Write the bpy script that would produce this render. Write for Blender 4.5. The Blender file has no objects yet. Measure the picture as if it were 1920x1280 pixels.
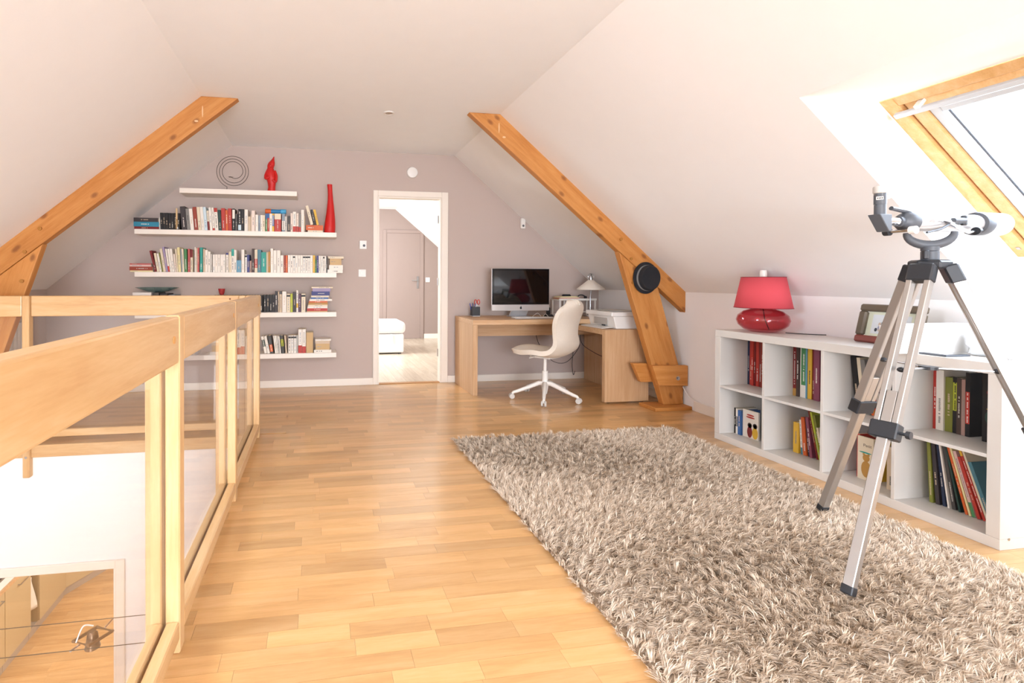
import bpy, bmesh, math, random
import numpy as np
from mathutils import Vector, Matrix, Euler
random.seed(7); rng = np.random.default_rng(7)
S = bpy.context.scene
COL = S.collection
PI = math.pi

# ------------------------------------------------------------------ camera
yaw, pitch, roll = 0.1595, -0.0103, 0.003
F = Vector((math.sin(yaw)*math.cos(pitch), math.cos(yaw)*math.cos(pitch), math.sin(pitch)))
R0 = Vector((math.cos(yaw), -math.sin(yaw), 0)); U0 = R0.cross(F)
Rr = R0*math.cos(roll)+U0*math.sin(roll); Ur = U0*math.cos(roll)-R0*math.sin(roll)
cd = bpy.data.cameras.new('camera'); cam = bpy.data.objects.new('camera', cd); COL.objects.link(cam)
cam.matrix_world = Matrix(((Rr.x, Ur.x, -F.x, 0), (Rr.y, Ur.y, -F.y, 0), (Rr.z, Ur.z, -F.z, 1.1271), (0, 0, 0, 1)))
cd.sensor_fit = 'HORIZONTAL'; cd.sensor_width = 36; cd.lens = 912.82/1920*36
cd.shift_x = (960-741.35)/1920; cd.shift_y = -(640-536.3)/1920
cd.clip_start = 0.05; cd.clip_end = 200
S.camera = cam

# ------------------------------------------------------------------ sky, daylight, added fill lamps, exposure
w = bpy.data.worlds.new('overcast_sky'); S.world = w; w.use_nodes = True
bg = w.node_tree.nodes['Background']; bg.inputs[0].default_value = (0.93, 0.97, 1.0, 1); bg.inputs[1].default_value = 1.6

def area(name, loc, aim, sx, sy, power, col):
    l = bpy.data.lights.new(name, 'AREA'); l.shape = 'RECTANGLE'; l.size = sx; l.size_y = sy; l.energy = power; l.color = col
    o = bpy.data.objects.new(name, l); COL.objects.link(o); o.location = loc
    d = (Vector(aim)-Vector(loc)).normalized(); o.rotation_euler = d.to_track_quat('-Z', 'Y').to_euler()
    return o
DAY = (0.86, 0.97, 1.12)
# daylight at the two roof windows; the other lamps are added fill
area('daylight_window_right', (3.20, 1.33, 1.80), (2.2, 1.33, 0.62), 1.0, 1.05, 15, (0.80, 0.96, 1.20))
area('daylight_window_left', (-2.55, 0.80, 1.80), (-1.5, 0.95, 0.55), 1.05, 1.05, 44, (0.80, 0.96, 1.20))
area('fill_gable', (0.35, -4.12, 1.12), (0.35, 1.5, 4.0), 2.4, 1.9, 118, (0.88, 0.97, 1.11))  # added fill aimed upwards, brightens ceiling and walls from behind the camera
area('fill_bedroom', (-0.35, 7.30, 1.75), (1.7, 7.9, 0.4), 1.1, 1.1, 54, (0.90, 0.96, 1.0))  # added lamp inside the next room, before a solid wall
area('fill_kitchen', (-1.0, 6.0, -0.45), (-2.6, 5.4, -2.9), 1.2, 1.2, 32, (1.0, 0.97, 0.92))  # added lamp under the kitchen ceiling
area('fill_stairs', (-1.4, -4.08, -1.4), (-1.5, 3.6, -1.1), 1.8, 1.7, 32, (0.97, 0.96, 0.96))  # added lamp at the lower front wall to brighten the stairwell
S.view_settings.view_transform = 'Standard'; S.view_settings.look = 'None'
S.view_settings.exposure = 1.50; S.view_settings.gamma = 1.0; S.view_settings.use_curve_mapping = False
S.cycles.use_denoising = True
S.cycles.use_adaptive_sampling = True; S.cycles.adaptive_threshold = 0.03
S.cycles.max_bounces = 9; S.cycles.diffuse_bounces = 5; S.cycles.glossy_bounces = 3; S.cycles.transparent_max_bounces = 16
S.cycles.sample_clamp_indirect = 6.0

# ------------------------------------------------------------------ materials
def lin(h):
    h = h.lstrip('#'); c = [int(h[i:i+2], 16)/255 for i in (0, 2, 4)]
    return tuple((x/12.92 if x <= 0.04045 else ((x+0.055)/1.055)**2.4) for x in c)+(1,)
MATS = {}
def newmat(name):
    m = bpy.data.materials.new(name); m.use_nodes = True; MATS[name] = m
    return m, m.node_tree, m.node_tree.nodes['Principled BSDF']
def N(t, typ, **k):
    n = t.nodes.new(typ)
    for a, b in k.items(): setattr(n, a, b)
    return n
def mat(name, hexc, rough=0.6, metal=0.0, coat=0.0, vary=0.0, scale=8.0, bump=0.0, bscale=60.0, trans=0.0, ior=1.45, spec=None):
    if name in MATS: return MATS[name]
    m, t, b = newmat(name); c = lin(hexc)
    b.inputs['Base Color'].default_value = c; b.inputs['Roughness'].default_value = rough; b.inputs['Metallic'].default_value = metal
    b.inputs['Coat Weight'].default_value = coat; b.inputs['IOR'].default_value = ior; b.inputs['Transmission Weight'].default_value = trans
    if spec is not None: b.inputs['Specular IOR Level'].default_value = spec
    tc = N(t, 'ShaderNodeTexCoord')
    no = N(t, 'ShaderNodeTexNoise'); no.inputs['Scale'].default_value = scale; no.inputs['Detail'].default_value = 4
    t.links.new(tc.outputs['Object'], no.inputs['Vector'])
    mr = N(t, 'ShaderNodeMapRange'); v = max(vary, 0.015)
    mr.inputs['To Min'].default_value = 1-v; mr.inputs['To Max'].default_value = 1+v
    t.links.new(no.outputs['Fac'], mr.inputs['Value'])
    hs = N(t, 'ShaderNodeHueSaturation'); hs.inputs['Color'].default_value = c
    t.links.new(mr.outputs['Result'], hs.inputs['Value']); t.links.new(hs.outputs['Color'], b.inputs['Base Color'])
    if bump:
        n2 = N(t, 'ShaderNodeTexNoise'); n2.inputs['Scale'].default_value = bscale; n2.inputs['Detail'].default_value = 3
        t.links.new(tc.outputs['Object'], n2.inputs['Vector'])
        bp = N(t, 'ShaderNodeBump'); bp.inputs['Strength'].default_value = bump; bp.inputs['Distance'].default_value = 0.003
        t.links.new(n2.outputs['Fac'], bp.inputs['Height']); t.links.new(bp.outputs['Normal'], b.inputs['Normal'])
    return m
def wood(name, c0, c1, c2, axis=0, rough=0.45, coat=0.0, stretch=14.0, scale=3.0, knots=0.0, island=False, pos=False, rv=0.10):
    """grain along AXIS; knots: strength of dark knots; island: each loose piece gets its own tone"""
    m, t, b = newmat(name); L = t.links.new
    if pos: src = N(t, 'ShaderNodeNewGeometry').outputs['Position']
    else: src = N(t, 'ShaderNodeTexCoord').outputs['Object']
    oi = N(t, 'ShaderNodeObjectInfo'); ge = N(t, 'ShaderNodeNewGeometry')
    ad = N(t, 'ShaderNodeMath', operation='ADD'); L(oi.outputs['Random'], ad.inputs[0])
    if island: L(ge.outputs['Random Per Island'], ad.inputs[1])
    else: ad.inputs[1].default_value = 0.37
    fr = N(t, 'ShaderNodeMath', operation='FRACT'); L(ad.outputs[0], fr.inputs[0])
    mu = N(t, 'ShaderNodeMath', operation='MULTIPLY'); mu.inputs[1].default_value = 37.0; L(fr.outputs[0], mu.inputs[0])
    va = N(t, 'ShaderNodeVectorMath', operation='ADD'); L(src, va.inputs[0]); L(mu.outputs[0], va.inputs[1])
    mp = N(t, 'ShaderNodeMapping'); sc = [stretch]*3; sc[axis] = 1.0
    mp.inputs['Scale'].default_value = sc; L(va.outputs[0], mp.inputs['Vector'])
    n1 = N(t, 'ShaderNodeTexNoise'); n1.inputs['Scale'].default_value = scale; n1.inputs['Detail'].default_value = 6; n1.inputs['Distortion'].default_value = 0.6
    L(mp.outputs[0], n1.inputs['Vector'])
    n2 = N(t, 'ShaderNodeTexNoise'); n2.inputs['Scale'].default_value = scale*7; n2.inputs['Detail'].default_value = 3; L(mp.outputs[0], n2.inputs['Vector'])
    mx = N(t, 'ShaderNodeMath', operation='MULTIPLY_ADD'); L(n2.outputs['Fac'], mx.inputs[0]); mx.inputs[1].default_value = 0.35
    L(n1.outputs['Fac'], mx.inputs[2])
    rp = N(t, 'ShaderNodeValToRGB'); L(mx.outputs[0], rp.inputs['Fac'])
    e = rp.color_ramp.elements; e[0].position = 0.40; e[0].color = lin(c0); e[1].position = 0.95; e[1].color = lin(c2)
    k = e.new(0.66); k.color = lin(c1)
    hs = N(t, 'ShaderNodeHueSaturation'); L(rp.outputs['Color'], hs.inputs['Color'])
    mr = N(t, 'ShaderNodeMapRange'); mr.inputs['To Min'].default_value = 1-rv; mr.inputs['To Max'].default_value = 1+rv*0.8
    L(fr.outputs[0], mr.inputs['Value']); L(mr.outputs['Result'], hs.inputs['Value'])
    out = hs.outputs['Color']
    if knots:
        mk = N(t, 'ShaderNodeMapping'); s3 = [6.0]*3; s3[axis] = 3.4; s3[1 if axis != 1 else 0] = 0.35; mk.inputs['Scale'].default_value = s3; L(va.outputs[0], mk.inputs['Vector'])
        vo = N(t, 'ShaderNodeTexVoronoi', voronoi_dimensions='2D'); vo.inputs['Scale'].default_value = 1.0; vo.inputs['Randomness'].default_value = 1.0
        sp_ = N(t, 'ShaderNodeSeparateXYZ'); cb_ = N(t, 'ShaderNodeCombineXYZ'); L(mk.outputs[0], sp_.inputs[0]); L(sp_.outputs[0], cb_.inputs[0]); L(sp_.outputs[2], cb_.inputs[1]); L(cb_.outputs[0], vo.inputs['Vector'])
        m2 = N(t, 'ShaderNodeMapRange'); m2.inputs['From Min'].default_value = 0.05; m2.inputs['From Max'].default_value = 0.13
        m2.inputs['To Min'].default_value = knots; m2.inputs['To Max'].default_value = 0.0; L(vo.outputs['Distance'], m2.inputs['Value'])
        mc = N(t, 'ShaderNodeMix', data_type='RGBA'); L(m2.outputs['Result'], mc.inputs['Factor']); L(out, mc.inputs['A']); mc.inputs['B'].default_value = lin('7a4318')
        out = mc.outputs['Result']
    L(out, b.inputs['Base Color'])
    b.inputs['Roughness'].default_value = rough; b.inputs['Coat Weight'].default_value = coat; b.inputs['Coat Roughness'].default_value = 0.12
    return m
def glass(name, tint=(1, 1, 1, 1), rough=0.0, base=0.04):
    """pane: clear transmission plus a Fresnel mirror"""
    m, t, b = newmat(name); L = t.links.new; t.nodes.remove(b)
    o = t.nodes['Material Output']; tr = N(t, 'ShaderNodeBsdfTransparent'); tr.inputs[0].default_value = tint
    gl = N(t, 'ShaderNodeBsdfGlossy'); gl.inputs['Roughness'].default_value = rough
    lw = N(t, 'ShaderNodeLayerWeight'); lw.inputs['Blend'].default_value = 0.5
    pw = N(t, 'ShaderNodeMath', operation='POWER'); pw.inputs[1].default_value = 5.0; L(lw.outputs['Facing'], pw.inputs[0])
    fr = N(t, 'ShaderNodeMath', operation='MULTIPLY_ADD'); fr.inputs[1].default_value = 0.96; fr.inputs[2].default_value = base; L(pw.outputs[0], fr.inputs[0])
    mx = N(t, 'ShaderNodeMixShader'); L(fr.outputs[0], mx.inputs[0]); L(tr.outputs[0], mx.inputs[1]); L(gl.outputs[0], mx.inputs[2]); L(mx.outputs[0], o.inputs[0])
    return m

M_WHITE = mat('white_wall_paint', 'f1efed', 0.85, bump=0.05, bscale=90, vary=0.01)
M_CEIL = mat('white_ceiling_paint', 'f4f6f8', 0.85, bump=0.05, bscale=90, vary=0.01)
M_REVEAL = mat('white_reveal_paint', 'f2eee8', 0.8)
M_MAUVE = mat('mauve_wall_paint', 'c0b0a7', 0.85, bump=0.04, bscale=90, vary=0.012, scale=2)
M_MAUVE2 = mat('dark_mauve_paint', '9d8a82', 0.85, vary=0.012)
M_TRIM = mat('white_trim_lacquer', 'efe6da', 0.45)
M_LACK = mat('white_shelf_foil', 'f1e8dd', 0.42)
M_CASE = mat('white_bookcase_foil', 'd3cec7', 0.38)
M_PARQ = wood('beech_parquet_varnish', 'c5965f', 'd2a46c', 'dbb07c', axis=0, rough=0.28, coat=0.4, stretch=9, scale=2.6, island=True, pos=True, rv=0.17)
M_PARQ2 = wood('pale_oak_laminate', 'b9a68f', 'cbb9a3', 'd8c9b6', axis=1, rough=0.3, coat=0.3, stretch=9, scale=2.5, island=True, pos=True, rv=0.08)
M_PINE = wood('orange_pine_beam', 'b4722e', 'c58340', 'd1934f', axis=0, rough=0.55, stretch=11, scale=2.2, knots=0.75)
M_RAIL = wood('blond_beech_rail', 'c49764', 'd1a976', 'dcb98b', axis=0, rough=0.38, coat=0.2, stretch=10, scale=2.0, rv=0.05)
M_RAILY = wood('blond_beech_rail_lengthwise', 'c49764', 'd1a976', 'dcb98b', axis=1, rough=0.38, coat=0.2, stretch=10, scale=2.0, rv=0.05)
M_RAILZ = wood('blond_beech_post', 'c49764', 'd1a976', 'dcb98b', axis=2, rough=0.38, coat=0.2, stretch=10, scale=2.0, rv=0.05)
M_OAK = wood('oak_veneer_desk', 'bd9468', 'c8a077', 'd2ae88', axis=0, rough=0.45, stretch=18, scale=2.6, rv=0.03)
M_OAKZ = wood('oak_veneer_panel', 'bd9468', 'c8a077', 'd2ae88', axis=2, rough=0.45, stretch=18, scale=2.6, rv=0.03)
M_LINING = mat('grey_white_lining', 'c3c8cc', 0.4)
M_PWIN = wood('pine_window_frame', 'd6a463', 'e2b479', 'ebc592', axis=0, rough=0.4, coat=0.2, stretch=10, scale=2.5)
M_GLASS = glass('clear_pane')
M_REDGLASS = glass('red_blown_glass', (0.90, 0.50, 0.54, 1), base=0.05)
M_ALU = mat('brushed_aluminium', 'b4afa9', 0.36, metal=0.75)
M_ALU2 = mat('silver_anodised', 'd9d9da', 0.28, metal=0.6)
M_CHROME = mat('polished_chrome', 'e8e8ea', 0.08, metal=1.0)
M_BLACKP = mat('black_plastic', '2b2d31', 0.42)
M_GREYP = mat('slate_plastic', '55595f', 0.45)
M_WPLAS = mat('white_plastic', 'ece9e4', 0.38)
M_SCREEN = mat('dark_glossy_screen', '0d0d0f', 0.05, coat=0.5)
M_BEZEL = mat('black_bezel_glass', '141416', 0.08)
M_FABW = mat('cream_woven_fabric', 'e6dccd', 0.9, vary=0.04, scale=60, bump=0.25, bscale=420)
M_WMET = mat('white_powder_coat', 'efebe4', 0.4)
M_REDV = mat('matt_red_ceramic', 'c81f1c', 0.45)
M_REDSHADE = mat('red_fabric_shade', 'd4505a', 0.85, bump=0.15, bscale=300)
M_PAPER = mat('paper_pages', 'e9dec8', 0.9, vary=0.03, scale=120)
M_CARD = mat('white_cardboard', 'ebe6e0', 0.8)
M_BLACK = mat('black_felt', '26262a', 0.95, bump=0.3, bscale=300)
M_BAND = mat('grey_hat_band', '8d8d8b', 0.8)
M_STEEL = mat('stainless_steel', 'b9bcc0', 0.25, metal=1.0)
M_CABLE = mat('black_rubber_cable', '28282a', 0.6)
M_WIRE = mat('dark_steel_wire', '4a453f', 0.4, metal=0.8)

# ------------------------------------------------------------------ mesh helpers
class G:
    def __init__(s): s.v = []; s.f = []; s.m = []
    def add(s, vs, fs, mi=0):
        o = len(s.v); s.v += [tuple(v) for v in vs]; s.f += [tuple(i+o for i in f) for f in fs]; s.m += [mi]*len(fs); return s
    def box(s, x0, x1, y0, y1, z0, z1, mi=0):
        v = [(x0, y0, z0), (x1, y0, z0), (x1, y1, z0), (x0, y1, z0), (x0, y0, z1), (x1, y0, z1), (x1, y1, z1), (x0, y1, z1)]
        return s.add(v, [(0, 3, 2, 1), (4, 5, 6, 7), (0, 1, 5, 4), (1, 2, 6, 5), (2, 3, 7, 6), (3, 0, 4, 7)], mi)
    def prism(s, poly, a, b, axis='y', mi=0):
        """polygon in the plane across AXIS, extruded from a to b. axis y: poly = (x,z); x: (y,z); z: (x,y)"""
        def P(p, q): return {'y': (p[0], q, p[1]), 'x': (q, p[0], p[1]), 'z': (p[0], p[1], q)}[axis]
        n = len(poly); v = [P(p, a) for p in poly]+[P(p, b) for p in poly]
        ar = sum(poly[i][0]*poly[(i+1) % n][1]-poly[(i+1) % n][0]*poly[i][1] for i in range(n))
        fl = (ar > 0) ^ (axis == 'y') ^ (b < a)
        fs = [tuple(range(n))[::-1], tuple(range(n, 2*n))]+[(i, (i+1) % n, n+(i+1) % n, n+i) for i in range(n)]
        if not fl: fs = [f[::-1] for f in fs]
        return s.add(v, fs, mi)
    def tube(s, pts, r, seg=8, mi=0, closed=False, cap=True):
        pts = [Vector(p) for p in pts]; n = len(pts); rs = r if isinstance(r, (list, tuple)) else [r]*n
        vs = []; prev = None
        for i, p in enumerate(pts):
            if closed: d = pts[(i+1) % n]-pts[i-1]
            else: d = pts[min(i+1, n-1)]-pts[max(i-1, 0)]
            d.normalize()
            if prev is None:
                a = Vector((0, 0, 1)) if abs(d.z) < 0.9 else Vector((1, 0, 0)); u = d.cross(a).normalized()
            else: u = (prev-d*prev.dot(d)).normalized()
            prev = u; q = d.cross(u)
            vs += [p+u*math.cos(2*PI*k/seg)*rs[i]+q*math.sin(2*PI*k/seg)*rs[i] for k in range(seg)]
        fs = []
        for i in range(n if closed else n-1):
            j = (i+1) % n
            fs += [(i*seg+k, i*seg+(k+1) % seg, j*seg+(k+1) % seg, j*seg+k) for k in range(seg)]
        if cap and not closed: fs += [tuple(range(seg))[::-1], tuple(range((n-1)*seg, n*seg))]
        return s.add(vs, fs, mi)
    def lathe(s, prof, c=(0, 0, 0), seg=24, mi=0, axis='z', sx=1.0, sy=1.0):
        vs = []; n = len(prof)
        for r, h in prof:
            for k in range(seg):
                a = 2*PI*k/seg; p = (r*math.cos(a)*sx, r*math.sin(a)*sy, h)
                if axis == 'x': p = (p[2], p[0], p[1])
                if axis == 'y': p = (p[1], p[2], p[0])
                vs.append((p[0]+c[0], p[1]+c[1], p[2]+c[2]))
        fs = [(i*seg+k, i*seg+(k+1) % seg, (i+1)*seg+(k+1) % seg, (i+1)*seg+k) for i in range(n-1) for k in range(seg)]
        if prof[0][0] > 1e-6: fs.append(tuple(range(seg))[::-1])
        if prof[-1][0] > 1e-6: fs.append(tuple(range((n-1)*seg, n*seg)))
        return s.add(vs, fs, mi)
    def ball(s, c, rx, ry=None, rz=None, seg=16, rings=10, mi=0):
        ry = ry or rx; rz = rz or rx
        pr = [(math.sin(PI*i/rings), -math.cos(PI*i/rings)) for i in range(rings+1)]
        o = len(s.v); s.lathe([(max(a, 1e-7), b) for a, b in pr], seg=seg, mi=mi)
        for i in range(o, len(s.v)):
            v = s.v[i]; s.v[i] = (v[0]*rx+c[0], v[1]*ry+c[1], v[2]*rz+c[2])
        return s
    def xf(s, M):
        s.v = [tuple(M @ Vector(v)) for v in s.v]; return s
    def build(s, name, mats, parent=None, world=True, smooth=False, bevel=0.0, label=None, cat=None, group=None, kind=None, loc=None, rot=None, seg=1, angle=40):
        me = bpy.data.meshes.new(name)
        v = s.v
        if parent is not None and world:
            l = WLOC.get(parent.name, Vector((0, 0, 0))); v = [(a-l.x, b-l.y, c-l.z) for a, b, c in v]
        if parent is None and loc is not None and world:
            v = [(a-loc[0], b-loc[1], c-loc[2]) for a, b, c in v]
        me.from_pydata(v, [], s.f); mats = mats if isinstance(mats, (list, tuple)) else [mats]
        for m in mats: me.materials.append(m)
        if len(mats) > 1: me.polygons.foreach_set('material_index', s.m)
        bm = bmesh.new(); bm.from_mesh(me); bmesh.ops.recalc_face_normals(bm, faces=bm.faces); bm.to_mesh(me); bm.free()
        if smooth:
            me.polygons.foreach_set('use_smooth', [True]*len(me.polygons))
            me.set_sharp_from_angle(angle=math.radians(angle))
        me.update()
        o = bpy.data.objects.new(name, me); COL.objects.link(o)
        if bevel:
            b = o.modifiers.new('bevel', 'BEVEL'); b.width = bevel; b.segments = seg; b.limit_method = 'ANGLE'; b.angle_limit = math.radians(35)
        if parent is not None: o.parent = parent; WLOC[o.name] = WLOC.get(parent.name, Vector((0, 0, 0)))
        elif loc is not None: o.location = loc; WLOC[o.name] = Vector(loc)
        if rot is not None: o.rotation_euler = rot
        tag(o, label, cat, group, kind)
        return o
WLOC = {}
def tag(o, label=None, cat=None, group=None, kind=None):
    for k, v in (('label', label), ('category', cat), ('group', group), ('kind', kind)):
        if v: o[k] = v
    return o
def thing(name, label, cat, loc=(0, 0, 0), rz=0.0, group=None, kind=None):
    o = bpy.data.objects.new(name, None); o.empty_display_size = 0.05; COL.objects.link(o); o.location = loc; o.rotation_euler = (0, 0, rz)
    WLOC[o.name] = Vector(loc); tag(o, label, cat, group, kind); return o
def B(*a): return G().box(*a)
def curve(pts, n=8):
    """Catmull-Rom through pts"""
    P = [Vector(p) for p in pts]; P = [P[0]]+P+[P[-1]]; out = []
    for i in range(1, len(P)-2):
        for k in range(n):
            t = k/n; a, b, c, d = P[i-1], P[i], P[i+1], P[i+2]
            out.append(0.5*((2*b)+(-a+c)*t+(2*a-5*b+4*c-d)*t*t+(-a+3*b-3*c+d)*t*t*t))
    out.append(P[-2]); return out
def text_geo(s, size):
    """letters of the built-in font as flat geometry, x right, y up, origin at the left of the base line"""
    c = bpy.data.curves.new('letters', 'FONT'); c.body = s; c.size = size; c.extrude = 0.0002
    o = bpy.data.objects.new('letters', c); COL.objects.link(o)
    dg = bpy.context.evaluated_depsgraph_get(); me = bpy.data.meshes.new_from_object(o.evaluated_get(dg))
    g = G(); g.add([tuple(v.co) for v in me.vertices], [tuple(p.vertices) for p in me.polygons])
    bpy.data.objects.remove(o); bpy.data.curves.remove(c); bpy.data.meshes.remove(me); return g

# ------------------------------------------------------------------ room shell
D, ZC, XL, XR, KL, KR, ZK = 5.264, 2.527, -0.868, 1.508, -2.624, 3.264, 1.036
Y0, Y1 = -4.2, 9.4           # gable behind the camera, far gable of the next room
ZF = -2.9                    # lower storey floor
ST = dict(x0=-2.624, x1=-0.44, y0=-0.6, y1=3.69)   # stairwell opening

def st(name, g, m, **k): return g.build(name, m, kind='structure', **k)
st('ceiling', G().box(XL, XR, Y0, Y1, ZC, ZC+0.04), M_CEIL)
# right slope with the roof window opening, left slope likewise
def slope(name, side, hole):
    g = G(); cx = 0.32
    def P(x, y, lift=0.0):
        z = ZC-(x-XR)*(ZC-ZK)/(KR-XR); X = x if side > 0 else 2*cx-x
        return (X, y, z+lift)
    hx0, hx1, hy0, hy1 = hole
    for a, b, c, d in ((XR, hx0, Y0, Y1), (hx0, hx1, Y0, hy0), (hx0, hx1, hy1, Y1)) + (((hx1, KR, Y0, Y1),) if hx1 < KR-0.01 else ()):
        g.add([P(a, c), P(b, c), P(b, d), P(a, d)], [(0, 1, 2, 3)])
    return st(name, g, M_WHITE)
slope('ceiling_slope_right', 1, (2.167, KR, 0.76, 1.905))
slope('ceiling_slope_left', -1, (2.167, KR, 0.20, 1.345))
gable = [(KL-0.02, 0), (0.652, 0), (0.652, 2.05), (1.362, 2.05), (1.362, 0), (KR+0.02, 0), (KR+0.02, ZK+0.02), (XR, ZC+0.02), (XL, ZC+0.02), (KL-0.02, ZK+0.02)]
st('wall_back', G().prism(gable, D, D+0.10), M_MAUVE)
# kneewalls; the left one is mauve along the landing and goes down the stairwell
st('wall_right', G().box(KR, KR+0.05, Y0, Y1, -0.25, ZK+0.01), M_WHITE)
st('wall_left', G().box(KL-0.05, KL, 3.69, Y1, -0.25, ZK+0.01), M_MAUVE)
st('wall_left_stairs', G().box(KL-0.05, KL, Y0, 3.69, ZF, ZK+0.01), M_WHITE)
g = G()
for x0, x1, z0, z1 in ((KL, -0.9, 0, ZC), (1.6, KR, 0, ZC), (-0.9, 1.6, 0, 0.10), (-0.9, 1.6, 2.15, ZC)): g.box(x0, x1, Y0-0.08, Y0, z0, z1)
st('wall_front', g, M_WHITE)
# baseboards
st('baseboard_back', G().box(KL, 0.60, D-0.012, D, 0, 0.075).box(1.437, KR, D-0.012, D, 0, 0.075), M_TRIM, bevel=0.003)
st('baseboard_right', G().box(KR-0.012, KR, Y0, 3.78, 0, 0.085).box(KR-0.012, KR, 4.02, D, 0, 0.085), M_TRIM, bevel=0.003)
st('baseboard_left', G().box(KL, KL+0.012, 3.70, D, 0, 0.075), M_TRIM)
# window_1: the roof window on the right slope, window_2 its twin over the stairs, added_gable_window in the gable behind the camera, unseen and added for light
def roof_window(name, side, y0, y1):
    root = thing(name, None, None, (0, 0, 0), kind='structure'); cx = 0.32
    def mx(v): return v if side > 0 else (2*cx-v[0], v[1], v[2])
    A0, A1 = (2.167, 1.968), (KR, ZK); B0, B1 = (2.595, 1.972), (3.446, 1.253)
    dx, dz = B1[0]-B0[0], B1[1]-B0[1]; ln = math.hypot(dx, dz); tx, tz = dx/ln, dz/ln; nx, nz = -tz, tx     # n points outwards
    g = G()
    q = lambda a, y: mx((a[0], y, a[1]))
    g.add([q(A0, y0), q(A0, y1), q(B0, y1), q(B0, y0)], [(0, 1, 2, 3)])
    g.add([q(A1, y0), q(A1, y1), q(B1, y1), q(B1, y0)], [(0, 1, 2, 3)])
    for y in (y0, y1): g.add([q(A0, y), q(A1, y), q(B1, y), q(B0, y)], [(0, 1, 2, 3)])
    g.build('reveal', M_REVEAL, root)
    def bar(nm, s0, s1, ya, yb, n0, n1, m, parent=root, bev=0.004):
        gg = G()
        vs = [mx((B0[0]+tx*s+nx*n, y, B0[1]+tz*s+nz*n)) for n in (n0, n1) for (s, y) in ((s0, ya), (s1, ya), (s1, yb), (s0, yb))]
        gg.add(vs, [(0, 1, 2, 3), (4, 5, 6, 7), (0, 1, 5, 4), (1, 2, 6, 5), (2, 3, 7, 6), (3, 0, 4, 7)])
        return gg.build(nm, m, parent, bevel=bev)
    fw = 0.055
    bar('frame_side', 0, ln, y0, y0+fw, -0.0, 0.10, M_PWIN); bar('frame_side', 0, ln, y1-fw, y1, -0.0, 0.10, M_PWIN)
    bar('frame_top', 0, fw, y0+fw, y1-fw, 0.0, 0.10, M_PWIN); bar('frame_bottom', ln-fw, ln, y0+fw, y1-fw, 0.0, 0.10, M_PWIN)
    a, b = y0+fw+0.006, y1-fw-0.006; sw = 0.05; s0, s1 = fw+0.006, ln-fw-0.006
    bar('sash_side', s0, s1, a, a+sw, 0.018, 0.09, M_PWIN); bar('sash_side', s0, s1, b-sw, b, 0.018, 0.09, M_PWIN)
    bar('sash_top', s0, s0+sw, a+sw, b-sw, 0.018, 0.09, M_PWIN); bar('sash_bottom', s1-sw, s1, a+sw, b-sw, 0.018, 0.09, M_PWIN)
    a += sw; b -= sw; s0 += sw; s1 -= sw; lw = 0.038
    bar('glazing_lining', s0, s1, a, a+lw, 0.03, 0.085, M_LINING); bar('glazing_lining', s0, s1, b-lw, b, 0.03, 0.085, M_LINING)
    bar('glazing_lining', s0, s0+lw+0.02, a+lw, b-lw, 0.03, 0.085, M_LINING); bar('glazing_lining', s1-lw, s1, a+lw, b-lw, 0.03, 0.085, M_LINING)
    bar('seal', s0+lw+0.02, s1-lw, a+lw, a+lw+0.006, 0.055, 0.07, M_GREYP); bar('seal', s0+lw+0.02, s1-lw, b-lw-0.006, b-lw, 0.055, 0.07, M_GREYP)
    bar('pane', s0+lw, s1-lw, a+lw, b-lw, 0.066, 0.070, M_GLASS, bev=0)
    # ventilation bar along the top with two brackets
    vb = bar('ventilation_bar', fw+0.02, fw+0.045, y0+fw+0.01, y1-fw+0.02, -0.035, -0.012, M_LINING)
    for yb in (y0+0.18, (y0+y1)/2, y1-0.14): bar('bracket', fw+0.005, fw+0.022, yb, yb+0.02, -0.03, 0.02, M_WPLAS, bev=0)
    for yy in (y1-0.03,): bar('screw', ln*0.93, ln*0.945, yy-0.01, yy+0.004, -0.003, 0.002, M_STEEL, bev=0)
    return root
roof_window('window_1', 1, 0.76, 1.905)
roof_window('window_2', -1, 0.20, 1.345)
r = thing('added_gable_window', None, None, (0.35, Y0-0.04, 0.85), kind='structure')  # unseen glazing added and made tall so light reaches the ceiling
for x0, x1, z0, z1 in ((-0.9, 1.6, 0.10, 0.16), (-0.9, 1.6, 2.09, 2.15), (-0.9, -0.84, 0.16, 2.09), (1.54, 1.6, 0.16, 2.09), (0.32, 0.38, 0.16, 2.09)):
    B(x0, x1, Y0-0.06, Y0-0.01, z0, z1).build('frame', M_WMET, r)
for x0, x1 in ((-0.84, 0.32), (0.38, 1.54)): B(x0, x1, Y0-0.04, Y0-0.034, 0.16, 2.09).build('pane', M_GLASS, r)

# door_1: doorway to the next room
r = thing('door_1', None, None, (1.0, D, 0), kind='structure')
B(0.600, 0.652, D-0.014, D, 0, 2.112).build('casing', M_TRIM, r, bevel=0.004)
B(1.362, 1.437, D-0.014, D, 0, 2.112).build('casing', M_TRIM, r, bevel=0.004)
B(0.652, 1.362, D-0.014, D, 2.05, 2.112).build('casing', M_TRIM, r, bevel=0.004)
B(0.652, 0.668, D, D+0.10, 0, 2.05).build('jamb', M_TRIM, r); B(1.350, 1.362, D, D+0.10, 0, 2.05).build('jamb', M_TRIM, r); B(0.668, 1.350, D, D+0.10, 2.036, 2.05).build('jamb', M_TRIM, r)
B(0.668, 1.350, D-0.004, D+0.06, 0, 0.008).build('threshold', mat('threshold_strip', 'b98a5c', 0.4), r, bevel=0.002)
for z in (0.28, 1.08, 1.78): G().tube([(1.345, D+0.085, z), (1.345, D+0.085, z+0.085)], 0.007, 8).build('hinge', M_STEEL, r, smooth=True)
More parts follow.
